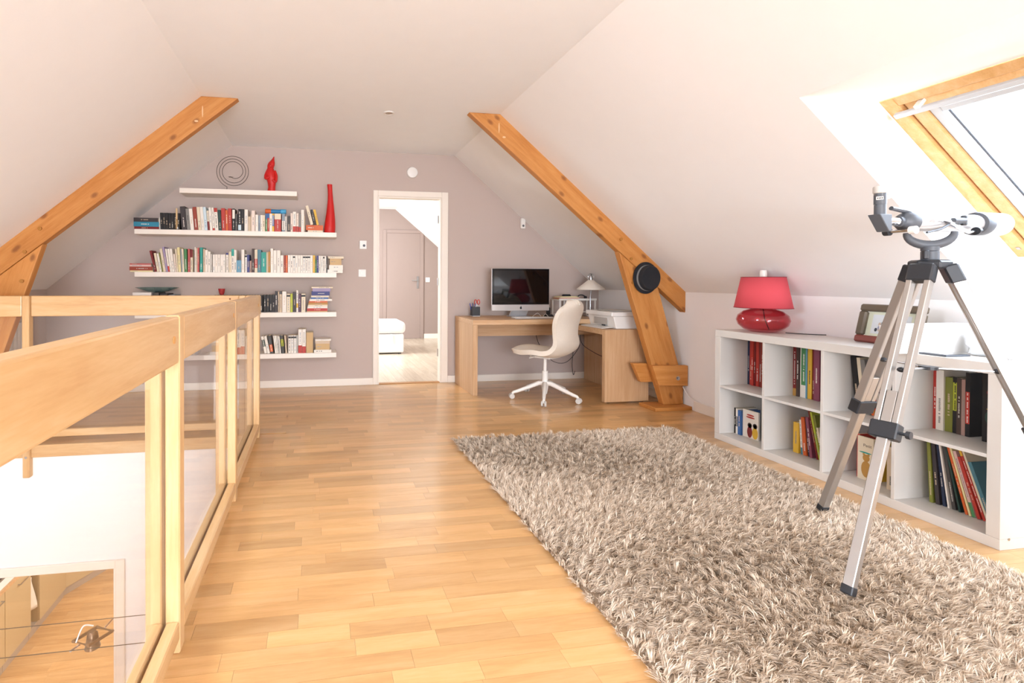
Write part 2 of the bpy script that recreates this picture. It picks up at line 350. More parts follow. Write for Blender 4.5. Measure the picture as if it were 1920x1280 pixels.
# next room
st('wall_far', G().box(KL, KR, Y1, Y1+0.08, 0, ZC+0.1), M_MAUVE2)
st('wall_next_side', G().box(-0.65, -0.60, D+0.1, Y1, 0, ZC), M_WHITE)
st('baseboard_far', G().box(2.085, KR, Y1-0.012, Y1, 0, 0.09), M_TRIM)
r = thing('door_2', None, None, (1.67, Y1, 0), kind='structure')
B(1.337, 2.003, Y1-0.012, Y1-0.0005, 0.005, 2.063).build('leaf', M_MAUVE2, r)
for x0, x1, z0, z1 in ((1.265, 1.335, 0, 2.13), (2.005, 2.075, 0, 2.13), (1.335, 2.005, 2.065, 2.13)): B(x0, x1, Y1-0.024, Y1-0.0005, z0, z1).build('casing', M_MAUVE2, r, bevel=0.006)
B(1.935, 1.975, Y1-0.02, Y1-0.0125, 0.98, 1.22).build('handle_plate', M_STEEL, r)
G().tube([(1.955, Y1-0.018, 1.14), (1.955, Y1-0.05, 1.14), (1.83, Y1-0.055, 1.14)], 0.009).build('handle', M_STEEL, r, smooth=True)
g = G()
x = -0.6        # light boards of the next room, running into the depth
while x < 3.26:
    y = D+0.1-random.random()*0.9
    while y < Y1:
        l = random.uniform(0.9, 1.3); g.box(x+0.0006, min(x+0.0994, 3.262), max(y, D+0.1)+0.0008, min(y+l, Y1)-0.0008, -0.006, 0.0); y += l
    x += 0.10
FL2 = st('floor_next', G().box(-0.65, KR, D, Y1, -0.06, -0.006), M_PARQ2)
g.build('laminate_board', M_PARQ2, FL2, kind='stuff')

# floor of the attic room: slab and single parquet strips
x0, x1, y0, y1 = ST['x0'], ST['x1'], ST['y0'], ST['y1']
FLOOR = st('floor', G().box(x1, KR, Y0, D, -0.20, -0.006).box(KL, x1, y1, D, -0.20, -0.006).box(KL, x1, Y0, y0, -0.20, -0.006), mat('subfloor', 'b98a5c', 0.7))
RUG = (0.945, 2.655, 0.93, 3.335)
strips = []
py = 0.0715; y = Y0+0.004; row = 0
while y < D-0.005:
    x = KL-random.random()*0.5
    while x < KR:
        l = random.choice((0.26, 0.33, 0.40, 0.46, 0.52, 0.60)); a, b = max(x, KL+0.001), min(x+l, KR-0.001); ya, yb = y, min(y+py, D-0.001)
        hole = yb > y0 and ya < y1
        if hole and yb > y1 and b <= x1+0.3: ya = y1
        elif hole: a = max(a, x1)
        if b-a > 0.02 and yb-ya > 0.01: strips.append((a, b, ya, yb))
        x += l
    y += py; row += 1
def strip_rank(s):
    a, b, ya, yb = s; cx, cy = (a+b)/2, (ya+yb)/2
    if cy < 0.9: return 99
    if RUG[0]+0.05 < cx < RUG[1] and RUG[2] < cy < RUG[3]-0.05: return 98
    if cx > 2.85 and cy < 3.1: return 97
    if cx < -0.5: return 50+cy
    if cx/cy > 1.3+0.0: return 60
    return cy
strips.sort(key=strip_rank)
unit = bpy.data.meshes.new('parquet_strip')
gg = G().box(-0.5, 0.5, -0.5, 0.5, -1, 0)
unit.from_pydata(gg.v, [], gg.f); unit.materials.append(M_PARQ); unit.update()
for a, b, ya, yb in strips[:300]:
    o = bpy.data.objects.new('parquet_strip', unit); COL.objects.link(o); o.parent = FLOOR
    o.location = ((a+b)/2, (ya+yb)/2, random.uniform(-0.0002, 0)); o.scale = (b-a-0.0007, yb-ya-0.0007, 0.006)
g = G()
for a, b, ya, yb in strips[300:]: g.box(a+0.00035, b-0.00035, ya+0.00035, yb-0.00035, -0.006, 0)
g.build('parquet', M_PARQ, FLOOR, kind='stuff')

# stairwell trim, lower storey
st('trim_1', G().box(KL, x1, y1-0.030, y1, -0.085, 0.0), M_RAIL, bevel=0.003)
st('trim_2', G().box(x1-0.012, x1, y0, y1-0.030, -0.085, 0.0), M_RAILY, bevel=0.003)
YL = 3.676
g = G().box(KL, -2.30, YL, YL+0.10, ZF, -0.086).box(-2.30, -1.395, YL, YL+0.10, -0.895, -0.086).box(-1.395, x1, YL, YL+0.10, ZF, -0.086).box(x1, 1.2, YL, YL+0.10, ZF, -0.2)
st('wall_lower_back', g, M_WHITE)
st('wall_lower_side', G().box(1.2, 1.25, Y0, YL, ZF, -0.2), M_WHITE)
st('wall_lower_front', G().box(KL, -2.35, Y0-0.05, Y0, ZF, 0).box(-0.45, 1.2, Y0-0.05, Y0, ZF, 0).box(-2.35, -0.45, Y0-0.05, Y0, ZF, -2.3).box(-2.35, -0.45, Y0-0.05, Y0, -0.5, 0), M_WHITE)
r = thing('added_lower_window', None, None, (-1.4, Y0, -2.3), kind='structure')  # unseen frame added around the stairwell fill lamp
for a, b, z0, z1 in ((-2.35, -0.45, -2.3, -2.24), (-2.35, -0.45, -0.56, -0.5), (-2.35, -2.29, -2.24, -0.56), (-0.51, -0.45, -2.24, -0.56), (-1.43, -1.37, -2.24, -0.56)): B(a, b, Y0-0.045, Y0-0.005, z0, z1).build('frame', M_WMET, r)
r = thing('door_3', None, None, (-1.85, YL, ZF), kind='structure')
for a, b, z0, z1 in ((-1.395, -1.335, ZF, -0.835), (-2.36, -2.30, ZF, -0.835), (-2.30, -1.395, -0.895, -0.835)): B(a, b, YL-0.016, YL, z0, z1).build('casing', M_TRIM, r, bevel=0.004)
for a, b, z0, z1 in ((-1.412, -1.395, ZF, -0.895), (-2.30, -2.285, ZF, -0.895)): B(a, b, YL, YL+0.1, z0, z1).build('jamb', M_TRIM, r)
g = G(); y = Y0
while y < 8.2:
    x = -4.4-random.random()
    while x < 1.2:
        l = random.uniform(0.9, 1.5); g.box(max(x, -4.4)+0.0008, min(x+l, 1.2)-0.0008, y+0.0008, y+0.139, ZF-0.006, ZF); x += l
    y += 0.14
FL3 = st('floor_lower', G().box(-4.4, 1.2, Y0, 8.2, ZF-0.05, ZF-0.006), M_PARQ)
g.build('plank', wood('oak_plank_lower', 'b88a56', 'c99a66', 'd5aa78', axis=0, rough=0.35, coat=0.2, stretch=9, scale=2.0, island=True, pos=True, rv=0.1), FL3, kind='stuff')
M_KW = mat('kitchen_wall_paint', 'cdbfb0', 0.8)
st('wall_kitchen_left', G().box(-4.45, -4.4, YL+0.1, 8.2, ZF, -0.2), M_KW); st('wall_kitchen_right', G().box(-0.4, -0.35, YL+0.1, 8.2, ZF, -0.2), M_KW)
st('wall_kitchen_far', G().box(-4.4, -0.4, 8.15, 8.2, ZF, -0.2), M_KW); st('ceiling_lower', G().box(-4.4, 1.2, YL+0.1, 8.2, -0.22, -0.201), M_WHITE)

# ------------------------------------------------------------------ timber trusses
def along(g_poly, a, b, p0, p1):
    """prism of an (x,z) polygon, re-expressed in a frame whose local x runs from p0 to p1 (so the grain follows the timber)"""
    ang = math.atan2(p1[1]-p0[1], p1[0]-p0[0]); g = G().prism(g_poly, a, b); loc = (p0[0], (a+b)/2, p0[1])
    M = Matrix.Rotation(ang, 4, 'Y') @ Matrix.Translation((-loc[0], -loc[1], -loc[2]))
    g.xf(M); return g, loc, (0, -ang, 0)
def timber(name, poly, a, b, p0, p1, parent, side, bevel=0.006):
    cx = 0.32
    if side < 0: poly = [(2*cx-x, z) for x, z in poly]; p0 = (2*cx-p0[0], p0[1]); p1 = (2*cx-p1[0], p1[1])
    g, loc, rot = along(poly, a, b, p0, p1)
    o = g.build(name, M_PINE, None, world=False, bevel=bevel, seg=2)
    o.parent = parent; pl = WLOC[parent.name]; o.location = (loc[0]-pl.x, loc[1]-pl.y, loc[2]-pl.z); o.rotation_euler = rot
    WLOC[o.name] = Vector((0, 0, 0)); return o
M_PLASTER = mat('plaster_smear', 'dcb88e', 0.9)
def truss(side, label):
    cx = 0.32; sx = (lambda x: x) if side > 0 else (lambda x: 2*cx-x)
    r = thing('timber_beam', label, 'beam', (sx(3.15), 3.93, 0.0)); ya, yb = 3.895, 3.968
    timber('rafter', [(1.240, ZC), (1.515, ZC), (KR, 1.040), (KR, 0.852)], ya, yb, (1.24, ZC), (KR, 0.852), r, side)
    timber('strut', [(2.606, 1.392), (2.99, 1.075), (3.250, 0.22), (3.250, 0.032), (3.055, 0.032)], ya+0.002, yb-0.002, (2.7, 1.39), (3.13, 0.03), r, side)
    timber('clamp_board', [(2.905, 0.392), (3.255, 0.385), (3.255, 0.205), (2.970, 0.215)], 3.850, ya, (2.9, 0.3), (3.25, 0.3), r, side, 0.003)
    timber('clamp_board', [(2.800, 0.395), (3.255, 0.385), (3.255, 0.215), (2.880, 0.225)], yb, 4.012, (2.9, 0.3), (3.25, 0.3), r, side, 0.003)
    timber('base_plate', [(2.90, 0.0), (3.258, 0.0), (3.258, 0.032), (2.90, 0.032)], 3.80, 4.02, (2.9, 0.0), (3.25, 0.0), r, side, 0.004)
    b = G().lathe([(0.018, 0), (0.018, 0.004)], axis='y', c=(sx(3.155), 3.846, 0.275)).build('washer', M_STEEL, r)
    G().lathe([(0.010, 0), (0.010, 0.008)], axis='y', seg=6, c=(sx(3.155), 3.838, 0.275)).build('bolt', M_STEEL, b)
    for px, pz in ((2.62, 1.50), (2.72, 1.33), (2.74, 1.12)): G().lathe([(0.014, 0), (0.012, 0.012)], axis='y', seg=10, c=(sx(px), ya-0.012, pz)).build('wooden_peg', mat('dark_peg', 'a9712f', 0.6), r, smooth=True)
    # smears of plaster near the ceiling
    for k, (px, pz, w_, h_) in enumerate(((1.50, 2.41, 0.010, 0.09), (1.545, 2.335, 0.030, 0.016))):
        G().lathe([(1, 0), (0.6, 0.0012)], axis='y', seg=9, c=(0, 0, 0), sx=h_/2, sy=w_/2).xf(Matrix.Translation((sx(px), ya-0.0012, pz))).build('plaster_smear', M_PLASTER, r)
    return r
truss(1, 'pine roof truss beam on the right, with the black hat hanging on its strut')
truss(-1, 'pine roof truss beam on the left, rising behind the far railing')

# ------------------------------------------------------------------ glass railing round the stairwell
XF = -0.407
r = thing('stair_railing', 'long blond wood railing with glass panes beside the parquet floor', 'railing', (-0.45, 1.8, 0.0))
posts = (0.50, 1.543, 2.565, 3.585)
for i, yp in enumerate(posts):
    B(-0.449, XF, yp, yp+0.052, 0.0, 1.022).build('post', M_RAILZ, r, bevel=0.004)
    B(-0.506, -0.460, yp, yp+0.052, -0.20, 0.875).build('outer_post', M_RAILZ, r, bevel=0.004)
    G().lathe([(0.011, 0), (0.011, 0.002)], axis='x', seg=14, c=(XF-0.0005, yp-0.055 if i else yp+0.1, 0.955)).build('plug', mat('beech_plug', 'd29a5a', 0.5), r)
segs = [(-0.5, posts[0]), (posts[0]+0.052, posts[1]), (posts[1]+0.052, posts[2]), (posts[2]+0.052, posts[3])]
for a, b in segs:
    B(-0.462, XF-0.001, a+0.001, b-0.001, 0.880, 1.020).build('top_rail', M_RAILY, r, bevel=0.006, seg=2)
    B(-0.445, XF-0.001, a+0.001, b-0.001, 0.045, 0.100).build('bottom_rail', M_RAILY, r, bevel=0.004)
    B(-0.482, -0.456, a+0.001, b-0.001, 0.045, 0.100).build('bottom_batten', M_RAILY, r, bevel=0.003)
    B(-0.4555, -0.4495, a+0.003, b+0.04, 0.06, 0.885).build('pane', M_GLASS, r)
B(-0.511, XF-0.001, 3.6375, 3.70, 0.880, 1.020).build('rail_end', M_RAILY, r, bevel=0.006)
r = thing('stair_railing', 'short blond wood railing with glass panes across the far end of the stairwell', 'railing', (-1.5, 3.67, 0.0))
fy = 3.645
for a, b in ((-1.966, -1.922), (-0.556, -0.512)):
    B(a, b, fy-0.008, fy+0.045, -0.215, 1.020).build('post', M_RAILZ, r, bevel=0.004)
for a, b in ((-2.62, -1.966), (-1.922, -0.556)):
    B(a+0.001, b-0.001, fy+0.012 if a > -2 else fy-0.006, fy+0.055, 0.880, 1.020).build('top_rail', M_RAIL, r, bevel=0.006, seg=2)
    B(a+0.001, b-0.001, fy+0.005, fy+0.032, 0.055, 0.105).build('bottom_rail', M_RAIL, r, bevel=0.003)
    B(a+0.006, b+0.02 if b < -0.6 else b, fy+0.046, fy+0.052, 0.06, 0.885).build('pane', M_GLASS, r)
G().lathe([(0.008, 0), (0.008, 0.003)], axis='y', seg=12, c=(-1.944, fy-0.010, -0.075)).build('screw_head', M_STEEL, r)
G().lathe([(0.006, 0), (0.006, 0.003)], axis='y', seg=12, c=(-0.62, fy+0.0095, 0.995)).build('knot', mat('dark_knot', '7a4a22', 0.6), r)

# landing: radiator on the left kneewall
r = thing('radiator', 'white ribbed radiator on the landing wall behind the far railing', 'radiator', (-2.60, 4.55, 0.15))
B(KL+0.002, KL+0.02, 4.30, 4.84, 0.18, 0.72).build('back_plate', M_WMET, r)
for k in range(9): B(KL+0.02, KL+0.075, 4.30+k*0.061, 4.345+k*0.061, 0.16, 0.755).build('rib', M_WMET, r, bevel=0.012, seg=2)
for yv in (4.33, 4.81): B(KL+0.012, KL+0.05, yv-0.012, yv+0.012, 0.0, 0.20).build('foot', M_WMET, r)

# ------------------------------------------------------------------ lower storey: kitchen and cable lamp
M_KC = mat('beige_kitchen_front', 'bfa780', 0.4); M_TOE = mat('grey_toe_kick', 'a8998c', 0.5)
def kcab(y0, y1, label, handle=True):
    r = thing('kitchen_cabinet', label, 'cabinet', (-3.4, (y0+y1)/2, ZF))
    B(-3.72, -3.172, y0, y1, ZF+0.10, ZF+0.845).build('body', M_KC, r)
    d = B(-3.171, -3.150, y0+0.002, y1-0.002, ZF+0.11, ZF+0.835).build('door', M_KC, r, bevel=0.002)
    B(-3.70, -3.178, y0, y1, ZF, ZF+0.098).build('toe_kick', M_TOE, r)
    if handle: G().tube([(-3.150, y1-0.06, ZF+0.775), (-3.120, y1-0.06, ZF+0.775), (-3.120, y1-0.24, ZF+0.775), (-3.150, y1-0.24, ZF+0.775)], 0.006, 6).build('handle', M_STEEL, d)
kcab(4.95, 5.520, 'beige kitchen cabinet at the left edge, nearest the lower doorway')
kcab(5.524, 5.978, 'beige kitchen cabinet with bar handle left of the hanging towel')
kcab(6.150, 6.74, 'plain beige kitchen cabinet right of the hanging towel', False)
r = thing('kitchen_niche', 'dark open niche between the beige kitchen cabinets', 'cabinet', (-3.4, 6.06, ZF))
B(-3.72, -3.60, 5.982, 6.146, ZF+0.10, ZF+0.845).build('back', mat('niche_brown', '6d5646', 0.7), r); B(-3.60, -3.178, 5.982, 6.146, ZF, ZF+0.098).build('toe_kick', M_TOE, r)
r = thing('kitchen_cabinet', 'angled beige corner cabinet at the far end of the kitchen run', 'cabinet', (-3.1, 7.1, ZF))
G().prism([(-3.178, 6.745), (-2.80, 7.39), (-3.2, 7.62), (-3.72, 6.745)], ZF+0.10, ZF+0.845, 'z').build('body', M_KC, r); G().prism([(-3.188, 6.765), (-2.83, 7.38), (-3.2, 7.59), (-3.70, 6.765)], ZF, ZF+0.098, 'z').build('toe_kick', M_TOE, r)
r = thing('kitchen_worktop', 'white kitchen worktop with an orange wood edge seen through the lower doorway', 'worktop', (-3.4, 5.9, ZF+0.85))
B(-3.74, -3.160, 4.95, 6.74, ZF+0.846, ZF+0.884).build('slab', M_WMET, r); B(-3.159, -3.138, 4.95, 6.74, ZF+0.846, ZF+0.884).build('edge_strip', M_OAK, r)
r = thing('kitchen_hob', 'dark glass hob with steel rim set in the kitchen worktop', 'hob', (-3.45, 5.45, ZF+0.885))
B(-3.70, -3.24, 5.10, 5.80, ZF+0.885, ZF+0.892).build('rim', M_STEEL, r, bevel=0.002); B(-3.68, -3.265, 5.125, 5.775, ZF+0.8925, ZF+0.896).build('glass_top', mat('hob_glass', '30364a', 0.06), r)
g = G(); n = 10
for i in range(n):
    t = i/(n-1)
    for j in range(5):
        s = j/4; g.v.append((-3.185+0.02*math.sin(5*s+3*t), 5.995+0.14*s*(0.6+0.4*t), ZF+0.70-0.42*t-0.05*s*(1-t)))
for i in range(n-1):
    for j in range(4): a = i*5+j; g.f.append((a, a+1, a+6, a+5)); g.m.append(0)
o = g.build('kitchen_towel', mat('white_towel_cotton', 'e9e0d2', 0.95, bump=0.3, bscale=200), loc=(-3.185, 6.06, ZF+0.7), smooth=True, label='white kitchen towel hanging in the niche between beige cabinets', cat='towel')
o.modifiers.new('thick', 'SOLIDIFY').thickness = 0.006
r = thing('cable_lamp', 'small steel halogen lamp strung on two wires over the stairwell', 'lamp', (-0.93, 2.2, -0.35))
for yw, nm in ((2.282, 'wire'), (2.106, 'wire')): G().tube([(-2.63, yw, -0.352), (-0.452, yw, -0.348)], 0.0016, 6).build(nm, M_WIRE, r)
cxl, cyl, zl = -0.925, 2.195, -0.36
G().tube([(cxl-0.065, cyl-0.02, zl), (cxl+0.01, cyl-0.055, zl), (cxl+0.07, cyl+0.02, zl), (cxl-0.005, cyl+0.055, zl)], 0.007, 6, closed=True).build('frame', mat('brown_steel', '8a6d52', 0.35, metal=0.6), r)
for y_, s in ((2.282, 1), (2.106, -1)): G().tube([(cxl+0.03*s, cyl+0.045*s, zl), (cxl+0.045*s, y_, -0.352)], 0.004, 6).build('clip', M_CHROME, r, smooth=True)
G().lathe([(0.012, 0.03), (0.02, 0.02), (0.026, -0.02), (0.03, -0.035)], c=(cxl, cyl, zl-0.01)).build('reflector', mat('brown_steel_2', '7d6450', 0.3, metal=0.7), r, smooth=True)
G().tube(curve([(cxl-0.05, cyl-0.03, zl+0.0), (cxl-0.035, cyl, zl+0.045), (cxl-0.005, cyl+0.02, zl+0.03)]), 0.003, 6).build('lead', M_WPLAS, r, smooth=True)

# ------------------------------------------------------------------ rug
rx0, rx1, ry0, ry1 = RUG
r = B(rx0+0.012, rx1-0.012, ry0+0.012, ry1-0.012, 0.0005, 0.010).build('shag_rug', mat('rug_backing', '8d7963', 0.95), loc=((rx0+rx1)/2, (ry0+ry1)/2, 0), label='large taupe shag rug on the parquet floor', cat='rug')
def pile():
    sp = 0.0215; nx = int((rx1-rx0)/sp); ny = int((ry1-ry0)/sp); per = 24
    gx, gy = np.meshgrid(np.arange(nx)*sp+rx0+sp/2, np.arange(ny)*sp+ry0+sp/2); gx = gx.ravel()+rng.normal(0, .0065, gx.size); gy = gy.ravel()+rng.normal(0, .0065, gy.size)
    nt = gx.size
    # tuft lean: slowly turning field plus scatter
    ang = 1.2*np.sin(gx*3.1+1.3*np.sin(gy*2.3))+1.0*np.cos(gy*4.3+gx*1.7)-0.6+rng.normal(0, 0.75, nt)
    lean = np.abs(rng.normal(0.030, 0.012, nt)); tx, ty = np.cos(ang)*lean, np.sin(ang)*lean
    ed = np.minimum(np.minimum(gx-rx0, rx1-gx), np.minimum(gy-ry0, ry1-gy)); k_ = np.clip(1-ed/0.03, 0, 1)
    ox = np.where(gx-rx0 < 0.03, -1.0, 0)+np.where(rx1-gx < 0.03, 1.0, 0); oy = np.where(gy-ry0 < 0.03, -1.0, 0)+np.where(ry1-gy < 0.03, 1.0, 0)
    tx = tx*(1-0.7*k_)+ox*k_*0.024; ty = ty*(1-0.7*k_)+oy*k_*0.024
    th = rng.uniform(0.030, 0.050, nt)*(1-0.35*k_)
    I = np.repeat(np.arange(nt), per); n = I.size
    bx = gx[I]+rng.normal(0, .0042, n); by = gy[I]+rng.normal(0, .0042, n)
    sx = tx[I]+rng.normal(0, .0085, n); sy = ty[I]+rng.normal(0, .0085, n); h = th[I]*rng.uniform(.75, 1.1, n)
    h = np.maximum(h-0.50*np.hypot(sx, sy), 0.010)
    pa = rng.uniform(0, 2*PI, n); wx, wy = np.cos(pa)*.0014, np.sin(pa)*.0014
    z0 = 0.008
    V = np.empty((n, 5, 3), np.float32)
    V[:, 0] = np.c_[bx-wx, by-wy, np.full(n, z0)]; V[:, 1] = np.c_[bx+wx, by+wy, np.full(n, z0)]
    mx_, my_ = bx+sx*.35, by+sy*.35
    V[:, 2] = np.c_[mx_+wx*1.1, my_+wy*1.1, z0+h*.62]; V[:, 3] = np.c_[mx_-wx*1.1, my_-wy*1.1, z0+h*.62]
    V[:, 4] = np.c_[bx+sx*1.1, by+sy*1.1, z0+h]
    keep = (bx > rx0) & (bx < rx1) & (by > ry0) & (by < ry1); V = V[keep]; n = len(V)
    me = bpy.data.meshes.new('pile'); me.vertices.add(n*5); V = V.reshape(-1, 3)-np.array([(rx0+rx1)/2, (ry0+ry1)/2, 0], np.float32); me.vertices.foreach_set('co', V.ravel())
    base = (np.arange(n)*5)[:, None]
    loops = np.concatenate([base+np.array([0, 1, 2, 3]), base+np.array([3, 2, 4])], 1).ravel()
    me.loops.add(loops.size); me.loops.foreach_set('vertex_index', loops.astype(np.int32))
    starts = np.stack([np.arange(n)*7, np.arange(n)*7+4], 1).ravel(); me.polygons.add(2*n); me.polygons.foreach_set('loop_start', starts.astype(np.int32))
    me.update(calc_edges=True); me.validate(); return me
m, t, b = newmat('taupe_wool_pile'); L = t.links.new
ge = N(t, 'ShaderNodeNewGeometry'); rp = N(t, 'ShaderNodeValToRGB'); L(ge.outputs['Random Per Island'], rp.inputs['Fac'])
e = rp.color_ramp.elements; e[0].color = lin('b19c85'); e[1].color = lin('f8ead8'); k = e.new(0.5); k.color = lin('dcc8b1')
L(rp.outputs['Color'], b.inputs['Base Color']); b.inputs['Roughness'].default_value = 0.8; b.inputs['Specular IOR Level'].default_value = 0.25
pm = pile(); pm.materials.append(m); po = bpy.data.objects.new('pile', pm); COL.objects.link(po); po.parent = r; po['kind'] = 'stuff'

# ------------------------------------------------------------------ floating wall shelves
SF = 5.011
def shelf(x0, x1, z, label):
    r = thing('wall_shelf', label, 'shelf', ((x0+x1)/2, D-0.13, z-0.05))
    B(x0, x1, SF, D, z-0.048, z).build('board', M_LACK, r, bevel=0.002); return r
shelf(-1.322, -0.202, 2.0275, 'short white floating shelf holding the wire spiral and red figurine')
shelf(-1.731, 0.196, 1.621, 'long white floating shelf just below the short one, ending in the red vase')
shelf(-1.731, 0.196, 1.2094, 'long white floating shelf packed with mostly white paperbacks, third from top')
shelf(-1.731, 0.196, 0.8094, 'long white floating shelf half hidden by the railing, fourth from top')
shelf(-1.731, 0.196, 0.394, 'lowest long white floating shelf, seen behind the railing glass')

# ------------------------------------------------------------------ books
PAL = dict(wh=('ece4d8', 'white'), cr=('e2d3b8', 'cream'), be=('cdb79b', 'beige'), pw=('e8d6c8', 'pinkish white'), bk=('211e1e', 'black'), ch=('3c3536', 'charcoal'), dk=('4b4744', 'dark grey'),
           gy=('8a857f', 'grey'), lg=('c9c4bb', 'light grey'), br=('97402e', 'brick red'), dr=('7c2422', 'dark red'), rd=('b83a2f', 'red'), ro=('c05a56', 'rose'), dg=('29423b', 'dark green'),
           gn=('4c8a55', 'green'), lm=('b7bd3a', 'lime'), te=('2f9a8c', 'teal'), sb=('6b9cb4', 'sky blue'), sl=('4f7f8d', 'slate blue'), bl=('3d66a0', 'blue'), lb=('93aed2', 'pale blue'),
           bw=('c9dbe2', 'pale blue'), gb=('8c98a3', 'blue grey'), ind=('3b3f78', 'indigo'), li=('a08fae', 'lilac'), pu=('5a3f52', 'plum'), ol=('7f8136', 'olive'), ye=('dfb23a', 'yellow'),
           yc=('e6d7a0', 'pale yellow'), oc=('b98a45', 'ochre'), org=('d2622c', 'orange'), pb=('a6857a', 'pinkish brown'), db=('4a3a33', 'dark brown'), tn=('c8a673', 'tan'), nv=('28324a', 'navy'),
           tb=('2e86a0', 'teal blue'), mv=('8d4a5c', 'mauve'), pk=('dcb7ae', 'pale pink'))
PAL['in'] = PAL.pop('ind'); PAL['or'] = PAL.pop('org')
def cov(k): return mat('book_cover_'+PAL[k][1].replace(' ', '_'), PAL[k][0], 0.5, vary=0.03)
DARK = {'bk', 'ch', 'dk', 'br', 'dr', 'rd', 'dg', 'gn', 'te', 'sl', 'bl', 'in', 'pu', 'db', 'nv', 'tb', 'mv', 'or', 'ro', 'ol'}
def ordn(n): return '%d%s' % (n, 'th' if 10 <= n % 100 <= 20 else {1: 'st', 2: 'nd', 3: 'rd'}.get(n % 10, 'th'))
def title_geo(t, h, z0, z1, y=-0.0004):
    """a row of small upright marks on a spine, like printed letters too small to read"""
    g = G(); z = z0*h; wd = min(t*0.30, 0.008)
    while z < z1*h:
        l = random.uniform(0.004, 0.009); g.box(t/2-wd/2, t/2+wd/2*random.uniform(0.6, 1.0), y, 0.0003, z, z+l*0.72); z += l
        if random.random() < 0.14: z += 0.008
    return g
def book(t, d, h, ck, label, loc, rot=(0, 0, 0), group=None, band=None, hard=False, title=True, name='book', detail=True):
    """spine in the local plane y=0 facing -y, thickness along x, height along z"""
    c = 0.0022 if hard else 0.0009; c = min(c, t*0.2)
    ct = G().prism([(0, 0), (t, 0), (t, d), (t-c, d), (t-c, c), (c, c), (c, d), (0, d)], 0, h, 'z')
    r = ct.build(name, cov(ck), None, world=False, label=label, cat='book', group=group); r.location = loc; r.rotation_euler = rot
    i = 0.004 if hard else 0.0006
    B(c, t-c, c, d-i, i, h-i).build('page_block', M_PAPER, r, world=False)
    if band:
        bk, a, b = band.split(','); a, b = float(a), float(b)
        if b > a: B(0.0002, t-0.0002, -0.0003, 0.0004, a*h, b*h).build('spine_band', cov(bk), r, world=False)
    if title and detail and t > 0.009:
        tc = random.choice(('wh', 'lg', 'be')) if ck in DARK else random.choice(('gy', 'gy', 'be', 'gb', 'dk'))
        if band and float(band.split(',')[2]) > float(band.split(',')[1]):
            a, b = float(band.split(',')[1]), float(band.split(',')[2])
            if b < 0.5: z0, z1 = b+0.08, 0.88
            elif a > 0.5: z0, z1 = 0.12, a-0.08
            else: z0, z1 = a+0.02, b-0.02; tc = 'wh' if band.split(',')[0] in DARK else 'bk'
        else: z0 = random.choice((0.12, 0.3, 0.35)); z1 = z0+random.uniform(0.18, 0.45)
        title_geo(t, h, z0, min(z1, 0.93), -0.0006).build('spine_print', cov(tc), r, world=False)
    return r
def size_word(t, h):
    return ('thin' if t < 0.019 else 'thick' if t > 0.03 else 'medium')+(' tall' if h > 0.215 else ' short' if h < 0.15 else '')
def place_row(rows, zb, where, first=1):
    n = first-1; px = None
    for e in rows:
        x, t, h, ln, ck = e[0]/100, e[1]/100, e[2]/100, e[3]/100, e[4]; band = e[5] if len(e) > 5 else None
        n += 1; a = math.atan2(-ln, h); tt = (t-0.0006)*math.cos(a); hh = h/math.cos(a) if a else h
        h2 = hh-(tt*math.sin(a) if a > 0 else 0)*0.5
        bw = '' if not band or band.endswith('.0,.0') else ' with %s band' % PAL[band.split(',')[0]][1]
        lab = '%s %s book%s, %s upright from left on %s' % (size_word(t, h), PAL[ck][1], bw, ordn(n), where)
        d = min(0.20, max(0.11, h*0.68+random.uniform(-0.01, 0.01)))
        # leans to the left: turns about its lower left edge
        book(tt, d, h2, ck, lab, (x, 5.028+random.uniform(0, 0.012), zb+0.0004), (0, -a, 0), 'books upright on '+where, band, hard=(ck in ('ch', 'te', 'sl', 'db')))
